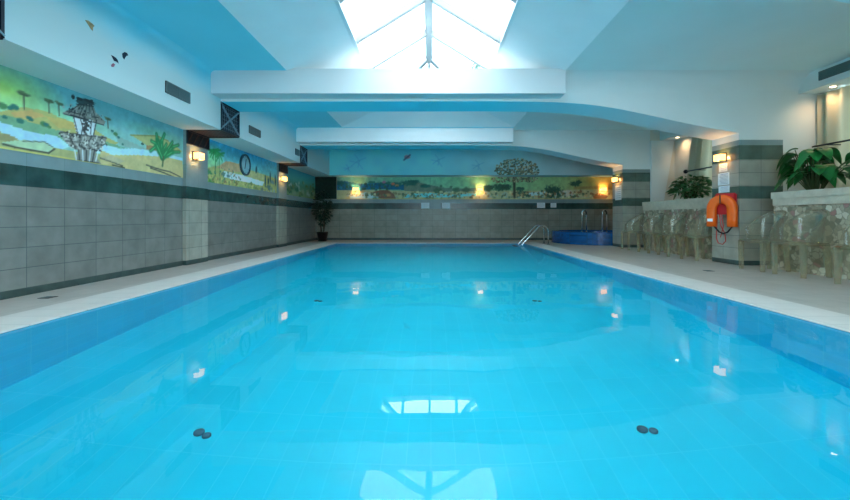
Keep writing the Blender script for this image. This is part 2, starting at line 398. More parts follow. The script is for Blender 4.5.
# ceiling with the long skylight well
WX0, WX1, GX0, GX1, ZG = -2.33, 2.17, -1.17, 1.09, 3.50
WY0, WY1, GY0, GY1 = -1.4, 10.46, -.7, 9.7
b = MB(); T = .25
for x0, x1, y0, y1 in ((XW, WX0, YN, YF), (WX1, XR, YN, YF), (WX0, WX1, YN, WY0), (WX0, WX1, WY1, YF)):
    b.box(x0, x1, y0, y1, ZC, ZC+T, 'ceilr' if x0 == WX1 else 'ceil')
struct(b.build('ceiling'))
b = MB()
lo = [(WX0, WY0, ZC), (WX1, WY0, ZC), (WX1, WY1, ZC), (WX0, WY1, ZC)]
hi = [(GX0, GY0, ZG), (GX1, GY0, ZG), (GX1, GY1, ZG), (GX0, GY1, ZG)]
lo2 = [(WX0-.1, WY0-.1, ZC+T), (WX1+.1, WY0-.1, ZC+T), (WX1+.1, WY1+.1, ZC+T), (WX0-.1, WY1+.1, ZC+T)]
hi2 = [(GX0-.1, GY0-.1, ZG+.02), (GX1+.1, GY0-.1, ZG+.02), (GX1+.1, GY1+.1, ZG+.02), (GX0-.1, GY1+.1, ZG+.02)]
vs = lo+hi+hi2+lo2
fs = []
for i in range(4):
    j = (i+1) % 4
    fs += [(i, j, 4+j, 4+i), (4+i, 4+j, 8+j, 8+i), (8+i, 8+j, 12+j, 12+i)]
b.add(vs, fs, 'white'); struct(b.build('ceiling_well'))
# skylight: ridge, hips, rafters, panes
ZR = 4.27; GXM = (GX0+GX1)/2; RH = 1.15
sk = struct(empty('window_1', (GXM, (GY0+GY1)/2, ZG), None, None), 'long glazed hipped skylight with white rafters over the pool')
def off(o, r): o.matrix_parent_inverse = Matrix.Translation(-r.location); return o
def bar(bb, a, c, w, h, mt='frame', up=Vector((0, 0, 1))):
    a, c = Vector(a), Vector(c); d = (c-a).normalized(); sd = d.cross(up).normalized(); u = sd.cross(d)
    vs = [p+sd*i*w/2+u*j*h/2 for p in (a, c) for i in (-1, 1) for j in (-1, 1)]
    bb.add(vs, [(0, 1, 3, 2), (4, 6, 7, 5), (0, 4, 5, 1), (2, 3, 7, 6), (0, 2, 6, 4), (1, 5, 7, 3)], mt)
ra, rb = (GXM, GY0+RH, ZR), (GXM, GY1-RH, ZR)
q = MB(); bar(q, ra, rb, .13, .16); bar(q, (ra[0], ra[1], ra[2]-.1), (rb[0], rb[1], rb[2]-.1), .07, .08); off(q.build('ridge_beam', sk), sk)
zr_ = ZG+.05
ry = [8.55-1.18*k for k in range(8)]
for y in ry[1:-1] + [ry[-1]]:
    for gx in (GX0, GX1):
        q = MB(); bar(q, (GXM, y, ZR-.03), (gx, y, zr_), .085, .10); off(q.build('rafter', sk), sk)
for y in (8.9, 8.2):
    pass
for (gx, gy, ry_) in ((GX0, GY1, GY1-RH), (GX1, GY1, GY1-RH), (GX0, GY0, GY0+RH), (GX1, GY0, GY0+RH)):
    q = MB(); bar(q, (GXM, ry_, ZR-.03), (gx, gy, zr_), .09, .10); off(q.build('hip_rafter', sk), sk)
for gy, ry_ in ((GY1, GY1-RH), (GY0, GY0+RH)):
    for tx in (-.55, 0, .55):
        q = MB(); xe = GXM+tx*1.13; kk = 1-abs(tx)
        bar(q, (xe, gy+(ry_-gy)*kk, ZR-.03+(zr_-ZR+.03)*(1-kk)), (xe, gy, zr_), .06, .08); off(q.build('rafter', sk), sk)
for gx in (GX0, GX1):
    q = MB(); yk = GY1-.58; xh = GXM+(gx-GXM)*.5
    bar(q, (xh, yk, ZR-.03+(zr_-ZR+.03)*.5), (gx, yk, zr_), .06, .08); off(q.build('rafter', sk), sk)
q = MB()
for x0, x1, y0, y1 in ((GX0-.08, GX0+.02, GY0-.08, GY1+.08), (GX1-.02, GX1+.08, GY0-.08, GY1+.08), (GX0, GX1, GY0-.08, GY0+.02), (GX0, GX1, GY1-.02, GY1+.08)):
    q.box(x0, x1, y0, y1, ZG-.01, ZG+.1, 'white')
off(q.build('curb_frame', sk), sk)
q = MB(); za = ZG+.1; zb = ZR+.03
cs = [(GX0, GY0, za), (GX1, GY0, za), (GX1, GY1, za), (GX0, GY1, za), (GXM, GY0+RH, zb), (GXM, GY1-RH, zb)]
q.add(cs, [(0, 1, 4), (1, 2, 5, 4), (2, 3, 5), (3, 0, 4, 5)], 'pane')
off(q.build('glass_pane', sk, fixn=False), sk)

# arched cross beams with the frontal wall beside the right pillars, and their fascia boxes
arc = [(-4.2, 2.765), (-3.55, 2.765), (0.0, 2.77), (1.2, 2.77), (2.28, 2.745), (3.02, 2.665), (3.70, 2.53), (4.37, 2.385), (5.2, 2.235)]
def catmull(p, n=6):
    o = []; P_ = [p[0]]+p+[p[-1]]
    for i in range(1, len(P_)-2):
        for k in range(n):
            t = k/n; a, b_, c, d = P_[i-1:i+3]
            o.append(tuple(.5*(2*b_[j]+(c[j]-a[j])*t+(2*a[j]-5*b_[j]+4*c[j]-d[j])*t*t+(3*b_[j]-a[j]-3*c[j]+d[j])*t**3) for j in (0, 1)))
    return o+[p[-1]]
for i, (y0, y1) in enumerate(BEAMS):
    b = MB(); pr = catmull(arc)
    top = ZC+.03
    outl = pr+[(5.2, 2.12), (5.94, 2.12)]+[(5.94, 0), (XR, 0), (XR, top), (-4.2, top)]
    # quads column by column so the surface stays clean
    full = pr+[(5.2001, 2.12), (5.94, 2.12), (5.9401, 0), (XR, 0)]
    for (xa, za_), (xb, zb_) in zip(full[:-1], full[1:]):
        if xb-xa < .001: continue
        b.box(xa, xb, y0, y1, 0, 1, 'cream' if xa >= 5.94 and i == 2 else 'arch')
        base = len(b.v)-8
        zz = {xa: za_, xb: zb_}
        for k in range(8):
            x, y, z = b.v[base+k]; b.v[base+k] = (x, y, zz[x] if z == 0 else top)
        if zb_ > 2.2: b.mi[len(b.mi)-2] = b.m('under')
    o = b.build(f'trim_{i+2}')
    bm = bmesh.new(); bm.from_mesh(o.data); bmesh.ops.remove_doubles(bm, verts=bm.verts, dist=.0005); bm.to_mesh(o.data); bm.free()
    struct(o, 'pale arched ceiling beam spanning the pool hall')
    if i > 0:
        b = MB(); b.box(XB-.05, 2.17, y0-.30, y0-.0, 2.81, ZC+.03, 'fascia' if i == 1 else 'white')
        struct(b.build(f'trim_{i+5}'), 'white box fascia in front of the arched beam')
# soft cove where the right ceiling meets the first beam in view
b = MB(); R2 = .32; y0 = BEAMS[1][0]
b.prism([(y0-R2+R2*math.sin(a), ZC-R2+R2*math.cos(a)) for a in [PI/2*k/10 for k in range(11)]]+[(y0, ZC)], 'x', 2.19, 6.2, 'arch')
struct(b.build('trim_17', None, False))
# slanted plaster blade beside the second curtain
b = MB(); b.prism([(5.942, 0), (6.2, 0), (6.27, 1.2), (6.56, 2.885), (5.942, 2.885)], 'y', 10.78, 10.84, 'arch')
struct(b.build('trim_9'))
# pillars
def pillar(x0, x1, y0, y1, top, right, lbl):
    b = MB(); rows = [(0, .077, 'base'), (.077, 1.127, 'piltile'), (1.127, 1.339, 'greenp' if right else 'green')]
    if right: rows += [(1.339, 1.787, 'piltile'), (1.787, 2.03, 'greenp'), (2.03, top, 'strip')]
    else: rows += [(1.339, top, 'strip')]
    for z0, z1, mt in rows: b.box(x0, x1, y0, y1, z0, z1, mt)
    o = b.build('tiled_pillar'); tag(o, lbl, 'pillar', kind='structure'); return o
for k, (y0, y1) in enumerate(BEAMS):
    w = ['nearest the camera', 'in the middle', 'near the far wall'][k]
    pillar(XW, XP, y0, y1, ZB, False, f'shallow grey tiled pilaster on the left wall {w}')
    pillar(5.2, 5.94, y0, y1, 2.12, True, f'square grey tiled pillar with two dark green bands on the right {w}')
# left bulkhead between the lattice brackets
segs = [(YN, 2.67), (3.32, 6.75), (7.40, 10.84), (11.45, YF)]
R = .07
for k, (y0, y1) in enumerate(segs):
    b = MB(); cv = [(XB+R*(1-math.cos(a)), ZC-R+R*math.sin(a)) for a in [PI/2*i/10 for i in range(11)]]
    pts = [(XW, ZB), (XB, ZB)]+cv+[(XW, ZC)]
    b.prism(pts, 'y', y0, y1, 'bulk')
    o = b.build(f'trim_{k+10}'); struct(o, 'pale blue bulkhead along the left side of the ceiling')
# bulkhead parts behind the lattices (the part that carries on above them)
b = MB()
for y0, y1 in BEAMS: b.box(XW, XB-.02, y0, y1, ZB+.03, 2.78, 'dark')
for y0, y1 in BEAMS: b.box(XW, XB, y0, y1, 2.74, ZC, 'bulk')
struct(b.build('trim_14'))
# right bulkhead
b = MB()
for y0, y1 in segs: b.box(6.2, XR, y0, y1, 2.89, ZC, 'arch', )
struct(b.build('trim_15'))

# ------------------------------------------------------------------ lattice brackets
def lattice_bracket(y0, y1, lbl):
    r = empty('lattice_bracket', ((XB+XP)/2, (y0+y1)/2, ZB), lbl, 'metal bracket', 'lattice brackets on the left bulkhead')
    h = (y1-y0)/2; ym = (y0+y1)/2; xm = (XB+XP)/2
    zt = 2.77-ZB; xf = XB-xm; xw = XP-xm
    def frame_panel(bb, P, w, hh, mt, d=.02):
        for u0, u1, v0, v1 in ((0, w, 0, d), (0, w, hh-d, hh), (0, d, 0, hh), (w-d, w, 0, hh)): P(bb, u0, u1, v0, v1, mt)
    p = MB(); p.box(xf-.02, xf-.012, -h, h, 0, zt, 'dark')
    p.build('back_panel', r)
    p = MB()
    for a in (-h, h-.03): p.box(xf-.012, xf+.012, a, a+.03, 0, zt, 'dark')
    for a in (0, zt-.03): p.box(xf-.012, xf+.012, -h, h, a, a+.03, 'dark')
    p.build('side_frame', r)
    p = MB(); bar(p, (xf, -h, .02), (xf, h, zt-.02), .016, .03, 'lattice', Vector((1, 0, 0))); bar(p, (xf, -h, zt-.02), (xf, h, .02), .016, .03, 'lattice', Vector((1, 0, 0)))
    p.build('cross_brace', r)
    p = MB()
    n = 9
    for i in range(1, n):   # fine mesh
        a = -h+2*h*i/n; bar(p, (xf-.008, a, .02), (xf-.008, a, zt-.02), .003, .004, 'lattice', Vector((1, 0, 0)))
    for i in range(1, 7):
        z = zt*i/7; bar(p, (xf-.008, -h, z), (xf-.008, h, z), .003, .004, 'lattice', Vector((1, 0, 0)))
    p.build('wire_mesh', r)
    p = MB()
    for i in range(9):
        a = xw+(xf-xw)*(i+.2)/9; p.box(a, a+.045, -h, h, 0.004, .022, 'brown')
    for a in (-h, h-.03): p.box(xw, xf, a, a+.03, -.012, .012, 'dark')
    p.build('soffit_slats', r)
    p = MB(); p.box(xw, xw+.012, -h, h, -.23, 0, 'dark'); p.build('wall_panel', r)
    p = MB()
    for a in (-h, h-.02): p.box(xw+.012, xw+.035, a, a+.02, -.23, 0, 'dark')
    for a in (-.23, -.02): p.box(xw+.012, xw+.035, -h, h, a, a+.02, 'dark')
    for i in range(4):
        a = -h+.5*h*i; bar(p, (xw+.025, a, -.22), (xw+.025, a+h*.5, -.01), .01, .014, 'brown', Vector((1, 0, 0)))
    p.build('wall_truss', r)
for (y0, y1), w in zip(BEAMS, ('at the upper left corner of the view', 'over the left wall lamp nearest the camera', 'above the second left wall lamp')):
    lattice_bracket(y0, y1, f'black metal lattice bracket with crossed braces {w}')

# ------------------------------------------------------------------ painted mural
def srgb2lin(a):
    a = np.asarray(a, float)/255
    return np.where(a <= .04045, a/12.92, ((a+.055)/1.055)**2.4)
class Paint:
    def __init__(s, u0, u1, v0, v1, res, bg):
        s.nu = int((u1-u0)/res)+1; s.nv = int((v1-v0)/res)+1
        s.u = np.linspace(u0, u1, s.nu); s.v = np.linspace(v0, v1, s.nv); s.U, s.V = np.meshgrid(s.u, s.v)
        s.C = np.zeros((s.nv, s.nu, 3)); s.C[:] = bg; s.to = lambda p: p; s.res = res
    def n(s, sc, seed, an=1.0):
        r = np.random.default_rng(seed); gx = r.random((64, 64))
        x = (s.U*sc*an) % 63; y = (s.V*sc) % 63; i = x.astype(int); j = y.astype(int); fx = x-i; fy = y-j
        fx = fx*fx*(3-2*fx); fy = fy*fy*(3-2*fy)
        return gx[j, i]*(1-fx)*(1-fy)+gx[j, i+1]*fx*(1-fy)+gx[j+1, i]*(1-fx)*fy+gx[j+1, i+1]*fx*fy
    def blend(s, m, col, a=1):
        m = np.clip(m*a, 0, 1)[..., None]; s.C = s.C*(1-m)+np.array(col)*m
    def grad(s, pts):
        vs = [p[0] for p in pts]
        for k in range(3): s.C[..., k] = np.interp(s.V, vs, [p[1][k] for p in pts])
    def poly(s, pts, col, a=1, raw=False):
        pts = [p if raw else s.to(p) for p in pts]; ins = np.zeros(s.U.shape, bool); n = len(pts)
        for i in range(n):
            (x0, y0), (x1, y1) = pts[i], pts[(i+1) % n]
            if y0 == y1: continue
            c = ((y0 > s.V) != (y1 > s.V)) & (s.U < (x1-x0)*(s.V-y0)/(y1-y0)+x0)
            ins ^= c
        s.blend(ins.astype(float), col, a)
    def ell(s, p, ru, rv, col, a=1, soft=.15, rag=0, seed=1):
        c = s.to(p); d = np.sqrt(((s.U-c[0])/ru)**2+((s.V-c[1])/rv)**2)
        if rag: d = d+rag*(s.n(22, seed)-.5)
        s.blend(np.clip((1-d)/soft, 0, 1), col, a)
    def line(s, pts, w, col, a=1):
        pts = [s.to(p) for p in pts]; w = max(w, s.res*.55)
        for (x0, y0), (x1, y1) in zip(pts[:-1], pts[1:]):
            dx, dy = x1-x0, y1-y0; L2 = dx*dx+dy*dy+1e-9
            t = np.clip(((s.U-x0)*dx+(s.V-y0)*dy)/L2, 0, 1)
            d = np.hypot(s.U-x0-t*dx, s.V-y0-t*dy); s.blend(np.clip(1.4-d/w, 0, 1), col, a)
    def mottle(s, sc, amt, seed):
        s.C = s.C*(1+amt*(s.n(sc, seed)-.5)+amt*.6*(s.n(sc*2.7, seed+1)-.5))[..., None]
    def speck(s, p, ru, rv, n, r, cols, seed=3):
        g = np.random.default_rng(seed); c = s.to(p)
        for k in range(n):
            a = g.random()*2*PI; q = math.sqrt(g.random()); x = c[0]+ru*q*math.cos(a); y = c[1]+rv*q*math.sin(a)
            col = cols[int(g.random()*len(cols))]; rr = r*(.6+.8*g.random())
            d = np.hypot(s.U-x, s.V-y); s.blend((d < rr).astype(float), col, .85)
    def build(s, name, P, gain, label, th=.006, nrm=None):
        """P(u,v)->xyz on the wall"""
        me = bpy.data.meshes.new(name); nu, nv = s.nu, s.nv
        co = [P(u, v) for v in s.v for u in s.u]
        idx = np.arange(nu*nv).reshape(nv, nu)
        fs = np.stack([idx[:-1, :-1], idx[:-1, 1:], idx[1:, 1:], idx[1:, :-1]], -1).reshape(-1, 4).tolist()
        me.from_pydata(co, [], fs)
        lc = srgb2lin(np.clip(s.C, 0, 255))*gain
        ca = me.color_attributes.new('paint', 'FLOAT_COLOR', 'POINT')
        ca.data.foreach_set('color', np.concatenate([np.clip(lc, 0, .9).reshape(-1, 3), np.ones((nu*nv, 1))], 1).ravel())
        me.materials.append(M['paint'])
        o = bpy.data.objects.new(name, me); COL.objects.link(o)
        md = o.modifiers.new('thick', 'SOLIDIFY'); md.thickness = th; md.offset = -1
        tag(o, label, 'mural'); return o
def left_px(p):    # place on the left wall seen at that photo position, as (y, z)
    D = -XW*F/(CX-p[0]); return (D, H+(CY-p[1])*D/F)
def far_px(p, D=YF): return ((p[0]-CX)*D/F, H+(CY-p[1])*D/F)
MG = 1.75
# bay between the first and second pilaster
p = Paint(3.32, 6.75, 1.478, ZB, .012, (90, 150, 155)); p.to = left_px
p.grad([(1.478, (120, 165, 150)), (1.9, (120, 168, 162)), (2.1, (106, 158, 162)), (2.29, (88, 146, 154))])
p.ell((0, 88), .75, .32, (150, 178, 88), .9, .9); p.ell((40, 112), 1.2, .12, (120, 170, 110), .6, .9); p.ell((160, 135), .9, .12, (125, 175, 130), .5, .9)
p.mottle(3, .08, 5)
p.poly([(-30, 112), (0, 112), (14, 108), (24, 107), (34, 109), (48, 112), (60, 118), (76, 123), (92, 128), (104, 136), (118, 143), (100, 150), (-30, 130)], (150, 148, 92))
p.poly([(10, 112), (30, 110), (46, 116), (30, 119), (14, 117)], (178, 140, 88), .7); p.poly([(44, 116), (70, 121), (80, 130), (58, 128)], (172, 146, 84), .7)
p.poly([(-30, 114), (10, 116), (30, 122), (55, 130), (75, 134), (95, 138), (125, 148), (60, 146), (0, 124), (-30, 118)], (98, 140, 110))
p.poly([(-30, 116), (0, 122), (30, 132), (56, 136), (70, 146), (60, 150), (30, 144), (0, 134), (-30, 126)], (140, 178, 196))
p.poly([(96, 142), (120, 149), (140, 148), (165, 153), (182, 158), (182, 162), (150, 158), (112, 156), (92, 152)], (146, 184, 200))
p.poly([(-30, 126), (0, 132), (12, 136), (22, 142), (48, 146), (75, 152), (100, 154), (100, 175), (-30, 160)], (140, 142, 96))
p.poly([(-30, 122), (0, 134), (8, 134), (16, 139), (8, 142), (0, 140)], (128, 122, 84)); p.poly([(2, 142), (22, 140), (44, 142), (52, 148), (50, 152), (28, 149), (4, 146)], (150, 172, 140))
p.line([(2, 144), (14, 147), (30, 150), (48, 153), (54, 149)], .01, (52, 54, 44)); p.line([(22, 141), (44, 142), (52, 147)], .006, (80, 90, 74))
p.poly([(100, 150), (112, 155), (138, 155), (166, 157), (182, 161), (184, 185), (100, 170)], (166, 156, 110))
p.poly([(130, 135), (157, 135), (176, 146), (182, 152), (170, 154), (150, 148), (140, 141)], (150, 152, 100)); p.line([(130, 135), (157, 136), (168, 141)], .01, (120, 122, 70))
p.poly([(114, 135), (140, 146), (152, 151), (120, 146)], (120, 150, 140)); p.poly([(146, 145), (160, 147), (156, 151), (146, 149)], (140, 104, 70)); p.ell((142, 144), .03, .02, (44, 74, 60))
for x, y, r in ((1, 106, .09), (14, 107, .08), (10, 108, .06), (20, 121, .07), (28, 118, .07), (30, 119, .06), (43, 124, .07), (46, 125, .07), (49, 127, .05), (115, 134, .07), (112, 131, .05), (118, 137, .05), (122, 144, .04), (4, 117, .05), (-8, 100, .1)):
    p.ell((x, y), r*.62, r*.42, [(36, 92, 84), (58, 104, 66)][(x*7) % 2], .95, .35, .5, int(x)+40)
for x, y, h, w in ((23, 94, 15, .13), (48, 101, 12, .10), (58, 103.5, 12, .10), (107, 119, 9, .09)):
    p.line([(x, y), (x+.6, y+h)], .009, (70, 78, 62)); p.ell((x, y), w*.62, .022, (66, 84, 60), .95, .4, .7, int(x)); p.ell((x-1.5, y-1.6), w*.4, .014, (88, 106, 74), .9, .4, .6, int(x)+1)
# stone fountain
st, sl, sd = (112, 114, 108), (172, 184, 188), (40, 44, 46)
p.poly([(76, 148), (97, 150), (95, 155), (98, 160), (101, 164), (72, 161), (76, 156), (77, 152)], st)
p.poly([(59, 130), (66, 133), (76, 133.5), (94, 135), (106, 136.5), (106, 140), (102, 146), (96, 151), (88, 153), (78, 151), (70, 147), (64, 141), (60, 135)], st)
p.poly([(72, 116), (96, 119), (93, 136), (76, 134)], sl); p.poly([(61, 113), (74, 107), (78, 103), (92, 104), (95, 112), (105, 122), (103, 126), (88, 119), (70, 115.5)], st)
p.poly([(75, 101), (80, 98), (92, 100), (94, 105), (78, 104)], sd, .8); p.ell((79, 99), .05, .02, sd); p.ell((88, 101), .1, .02, sd, .9, .4, .5); p.ell((72.5, 97), .025, .03, sd)
for a, c in (((63, 114), (103, 125)), ((70, 115), (88, 119.5)), ((66, 111), (98, 118)), ((76, 104), (93, 106.5)), ((60, 132), (106, 138)), ((68, 145), (101, 151)), ((64, 138), (104, 144)), ((74, 160), (98, 163))):
    p.line([a, c], .007, sd)
for i in range(7): p.line([(74+i*4, 150), (76+i*3.2, 161)], .009, sd if i % 2 else sl)
for i in range(8): p.line([(63+i*5.6, 134+i*.4), (67+i*4.2, 141+i*.8), (71+i*4, 148+i*.3)], .012, sd if i % 2 else (160, 164, 160), .8)
for i in range(5): p.ell((66+i*8.5, 139+i), .05, .035, (160, 164, 158), .7, .6); p.ell((67+i*8.5, 141+i), .04, .015, sd, .8, .6)
p.ell((84, 142), .16, .05, (150, 152, 146), .6, .8, .6, 4); p.ell((84, 111), .2, .03, (140, 142, 138), .5, .8, .6, 5)
p.line([(84, 118), (86, 124), (83, 130), (86, 135)], .018, sd, .85); p.line([(80, 119), (82, 127), (81, 134)], .007, sd); p.line([(91, 120), (90, 134)], .007, sd); p.line([(73, 117), (77, 133)], .008, sd); p.line([(96, 120), (93, 135)], .008, sd)
for i in range(6): p.line([(79+i*2.4, 104.5), (68+i*5.4, 113+i*1.4)], .006, sd, .8)
p.speck((84, 141), .34, .1, 90, .011, [sd, (90, 92, 86), (176, 178, 172)], 12); p.speck((84, 112), .3, .05, 40, .010, [sd, (150, 150, 144)], 13); p.speck((86, 126), .06, .09, 30, .012, [sd], 14)
# palm and roots
for tip, mid in (((150, 151), (156, 146)), ((156, 134), (157, 140)), ((164, 134), (161, 142)), ((166, 144), (163, 150)), ((178, 145), (172, 147)), ((179, 152), (172, 152)), ((172, 142), (167, 150)), ((151, 141), (156, 144))):
    p.line([(162, 158), mid, tip], .030, (22, 92, 58)); p.line([(162, 157), ((162+mid[0])/2, (157+mid[1])/2), mid], .048, (28, 104, 62)); p.line([(162, 158), mid, tip], .010, (70, 160, 100), .8); p.ell(mid, .05, .028, (26, 110, 66), .9, .4, .7, tip[0])
p.line([(163, 157), (162, 166)], .02, (60, 80, 50))
for q in (((146, 165), (158, 169), (170, 172), (180, 177)), ((150, 168), (164, 173), (178, 179)), ((100, 158), (112, 162), (122, 166)), ((112, 165), (124, 168))): p.line(q, .011, (60, 62, 54))
p.poly([(110, 155), (124, 161), (118, 164), (100, 158)], (150, 146, 122), .7)
p.poly([(-30, 140), (0, 146.5), (60, 156.5), (110, 166), (186, 181), (186, 190), (-30, 160)], (168, 162, 92), .85)
p.line([(-10, 60.5), (60, 83), (142, 114), (150, 117)], .003, (50, 90, 96), .8)
p.mottle(14, .10, 9)
p.build('painted_mural', lambda u, v: (XW+.001, u, v), MG, 'painted landscape on the left wall with a stone fountain, hills and a palm').modifiers[0].offset = 1
# second bay
p = Paint(7.40, 10.84, 1.478, ZB, .014, (90, 160, 170)); p.to = left_px
p.grad([(1.478, (160, 160, 88)), (1.75, (135, 160, 120)), (1.95, (96, 160, 160)), (2.29, (56, 148, 180))])
p.ell((212, 160), .5, .35, (130, 180, 120), .7, .8)
p.poly([(205, 168), (216, 166), (232, 163), (250, 170), (280, 180), (280, 205), (205, 195)], (150, 154, 96))
p.poly([(216, 168), (226, 161), (240, 164), (246, 172), (232, 172)], (160, 140, 104)); p.poly([(246, 170), (262, 174), (266, 180), (250, 178)], (160, 158, 110))
p.poly([(222, 171), (234, 173), (248, 177), (264, 182), (262, 186), (246, 182), (234, 180), (224, 177)], (176, 204, 208))
for x, y, r, c in ((222, 174, .09, (70, 100, 92)), (228, 176, .08, (80, 110, 110)), (210, 183, .16, (64, 120, 60)), (209, 172, .1, (50, 110, 70)), (236, 184, .1, (116, 104, 60)), (251, 184, .1, (90, 104, 60)), (262, 190, .12, (80, 110, 110)), (269, 188, .15, (70, 100, 100)), (272, 182, .12, (90, 120, 120)), (225, 182, .06, (110, 90, 60)), (256, 188, .1, (110, 120, 70)), (243, 172, .05, (60, 90, 80))):
    p.ell((x, y), r*1.2, r*.5, c, .9, .4, .9, int(x))
for x, y0, y1 in ((215, 150, 176), (219, 153, 176), (213, 149, 160)):
    p.line([(x, y0), (x, y1)], .012, (50, 110, 60))
    for dx, dy in ((-4, 4), (4, 3), (-3, 8), (3, 8), (-5, 1), (5, 0)): p.line([(x, y0+1), (x+dx, y0+dy)], .02, (44, 130, 70), .9)
for x, y, h in ((265, 174, 14), (270, 171, 14), (268, 176, 10), (256, 166, 8), (275, 173, 16)):
    p.ell((x, y+h/2), .06, h*.0125, (34, 70, 74), .95, .4, .4, x)
for x in (262, 266, 271, 274): p.ell((x, 192), .06, .06, (120, 146, 150), .8, .5, .6, x)
p.speck((225, 175), .8, .14, 60, .02, [(60, 110, 90), (130, 110, 80)], 8)
p.speck((240, 186), 1.6, .12, 120, .02, [(110, 110, 60), (180, 170, 110), (90, 130, 90)])
p.mottle(14, .16, 19)
p.build('painted_mural', lambda u, v: (XW+.001, u, v), MG, 'painted mural on the left wall behind the round clock').modifiers[0].offset = 1
# third bay
p = Paint(11.45, 14.45, 1.478, ZB, .02, (60, 110, 90)); p.to = left_px
p.grad([(1.478, (120, 140, 96)), (1.8, (76, 120, 92)), (2.0, (70, 140, 130)), (2.29, (50, 130, 150))])
for i in range(40):
    x = random.uniform(287, 314); y = random.uniform(182, 198)
    p.ell((x, y), random.uniform(.08, .22), random.uniform(.05, .1), random.choice([(40, 90, 60), (60, 100, 60), (120, 140, 110), (96, 110, 60), (150, 170, 160)]), .85, .5, .7, i)
p.build('painted_mural', lambda u, v: (XW+.001, u, v), MG*.9, 'painted green bushes mural on the left wall beyond the farthest left lamp').modifiers[0].offset = 1
# first bay behind the camera side
p = Paint(YN, 2.67, 1.478, ZB, .03, (90, 150, 155)); p.grad([(1.478, (160, 158, 95)), (1.7, (110, 150, 110)), (2.0, (90, 155, 155)), (2.29, (66, 136, 150))]); p.mottle(4, .2, 3)
p.build('painted_mural', lambda u, v: (XW+.001, u, v), MG, 'painted hills mural on the left wall beside the camera').modifiers[0].offset = 1
# far wall mural
def draw_far(p):
    lr = (p.U-far_px((337, 0))[0])/(far_px((611, 0))[0]-far_px((337, 0))[0])
    # sky runs from teal green on the left to ochre on the right
    if p.v[0] < 2.2:
        for k, (l_, m_, r_) in enumerate(((92, 112, 150), (142, 160, 128), (130, 120, 66))):
            p.C[..., k] = np.interp(lr, [0, .55, .8, 1], [l_, m_, (m_*2+r_)/3, r_])
    p.poly([(330, 183), (345, 181), (360, 184), (380, 183), (400, 185), (420, 184), (428, 188), (404, 190), (380, 189), (330, 191)], (24, 88, 122))
    p.poly([(404, 183), (414, 181.5), (430, 185), (446, 188), (460, 188.5), (480, 188), (480, 192), (404, 192)], (92, 112, 96))
    for x, y, r in ((372, 182.5, .12), (385, 184, .22), (396, 184.5, .2), (410, 183, .26), (414, 181.5, .15), (340, 183, .2), (352, 185, .2), (425, 186, .15)): p.ell((x, y), r*1.4, r*.5, (30, 84, 76), .8, .4, .5, x)
    for x, y, c in ((393, 184, (190, 90, 70)), (397, 185.5, (170, 120, 80)), (386, 186, (70, 150, 200)), (384, 182, (150, 90, 120))): p.ell((x, y), .09, .06, c, .9, .5)
    p.poly([(330, 190), (380, 190), (430, 192), (480, 191), (520, 191), (560, 190), (611, 189), (640, 189), (640, 204), (330, 204)], (150, 148, 112))
    p.poly([(350, 194), (366, 192.5), (380, 196), (376, 200), (350, 200)], (150, 180, 190))
    p.poly([(408, 194), (430, 193), (450, 195), (476, 193), (476, 196), (440, 197.5), (416, 197), (404, 198)], (96, 176, 194))
    p.poly([(370, 193), (378, 190.5), (388, 190), (394, 194), (396, 199), (384, 199.5), (376, 197)], (110, 76, 60)); p.ell((388, 195), .14, .07, (160, 120, 80), .9, .5)
    for x, y, r in ((412, 194, .06), (418, 196, .05), (455, 196, .06), (441, 186, .05), (451, 187, .05), (456, 190, .1), (438, 191, .12), (466, 190, .12), (375, 199, .08), (428, 199, .1)): p.ell((x, y), r*1.5, r*1.1, (60, 88, 66), .85, .5, .5, x)
    for x, y, r in ((488, 188, .18), (500, 187.5, .22), (506, 187, .16), (520, 189, .12), (523, 194, .22), (528, 195, .12), (553, 191, .3), (556, 194, .26), (548, 195, .2), (575, 184, .16), (579, 182, .1)): p.ell((x, y), r*1.4, r*.75, (36, 66, 52), .9, .4, .6, x)
    p.poly([(526, 193), (545, 191.5), (548, 194), (532, 196)], (156, 180, 190), .9); p.poly([(562, 191), (570, 190), (575, 195), (565, 197)], (170, 160, 150), .8)
    p.poly([(592, 195), (600, 193), (608, 196), (606, 199), (594, 199)], (92, 62, 40), .9); p.line([(575, 188), (600, 187), (611, 189)], .05, (120, 96, 60), .6)
    p.speck((470, 195), 4.6, .13, 260, .035, [(110, 104, 76), (176, 170, 130), (90, 110, 84), (130, 150, 140), (70, 90, 70)], 31)
    p.speck((560, 194), 1.8, .12, 90, .035, [(110, 84, 56), (160, 140, 100), (60, 80, 56)], 32)
    p.speck((365, 187), 1.2, .12, 60, .04, [(30, 70, 90), (40, 110, 130), (40, 80, 60)], 33)
    p.poly([(330, 198.3), (640, 198.3), (640, 204), (330, 204)], (150, 140, 90), .7)
def draw_tree(p):
    p.line([(514, 176), (514.5, 197)], .05, (52, 52, 40)); 
    for t_ in ((500, 168), (506, 162), (515, 159), (524, 163), (532, 168), (537, 173), (498, 178)): p.line([(514.4, 178), ((514+t_[0])/2, 172), t_], .02, (60, 56, 44), .8)
    cs = [(70, 66, 50), (120, 116, 90), (96, 84, 60), (150, 146, 120), (60, 80, 66)]
    p.speck((517, 170.5), .78, .42, 560, .026, cs, 4); p.speck((500, 180), .32, .1, 50, .024, cs, 5); p.speck((529, 179), .3, .12, 60, .024, cs, 6)
p = Paint(-3.41, XR-.03, 1.478, 2.28, .02, (100, 150, 120)); p.to = far_px; draw_far(p); draw_tree(p); p.mottle(9, .14, 29)
p.build('painted_mural', lambda u, v: (u, YF-.001, v), 2.1, 'long painted landscape along the far wall with lake, blue mountains and tree').modifiers[0].offset = 1
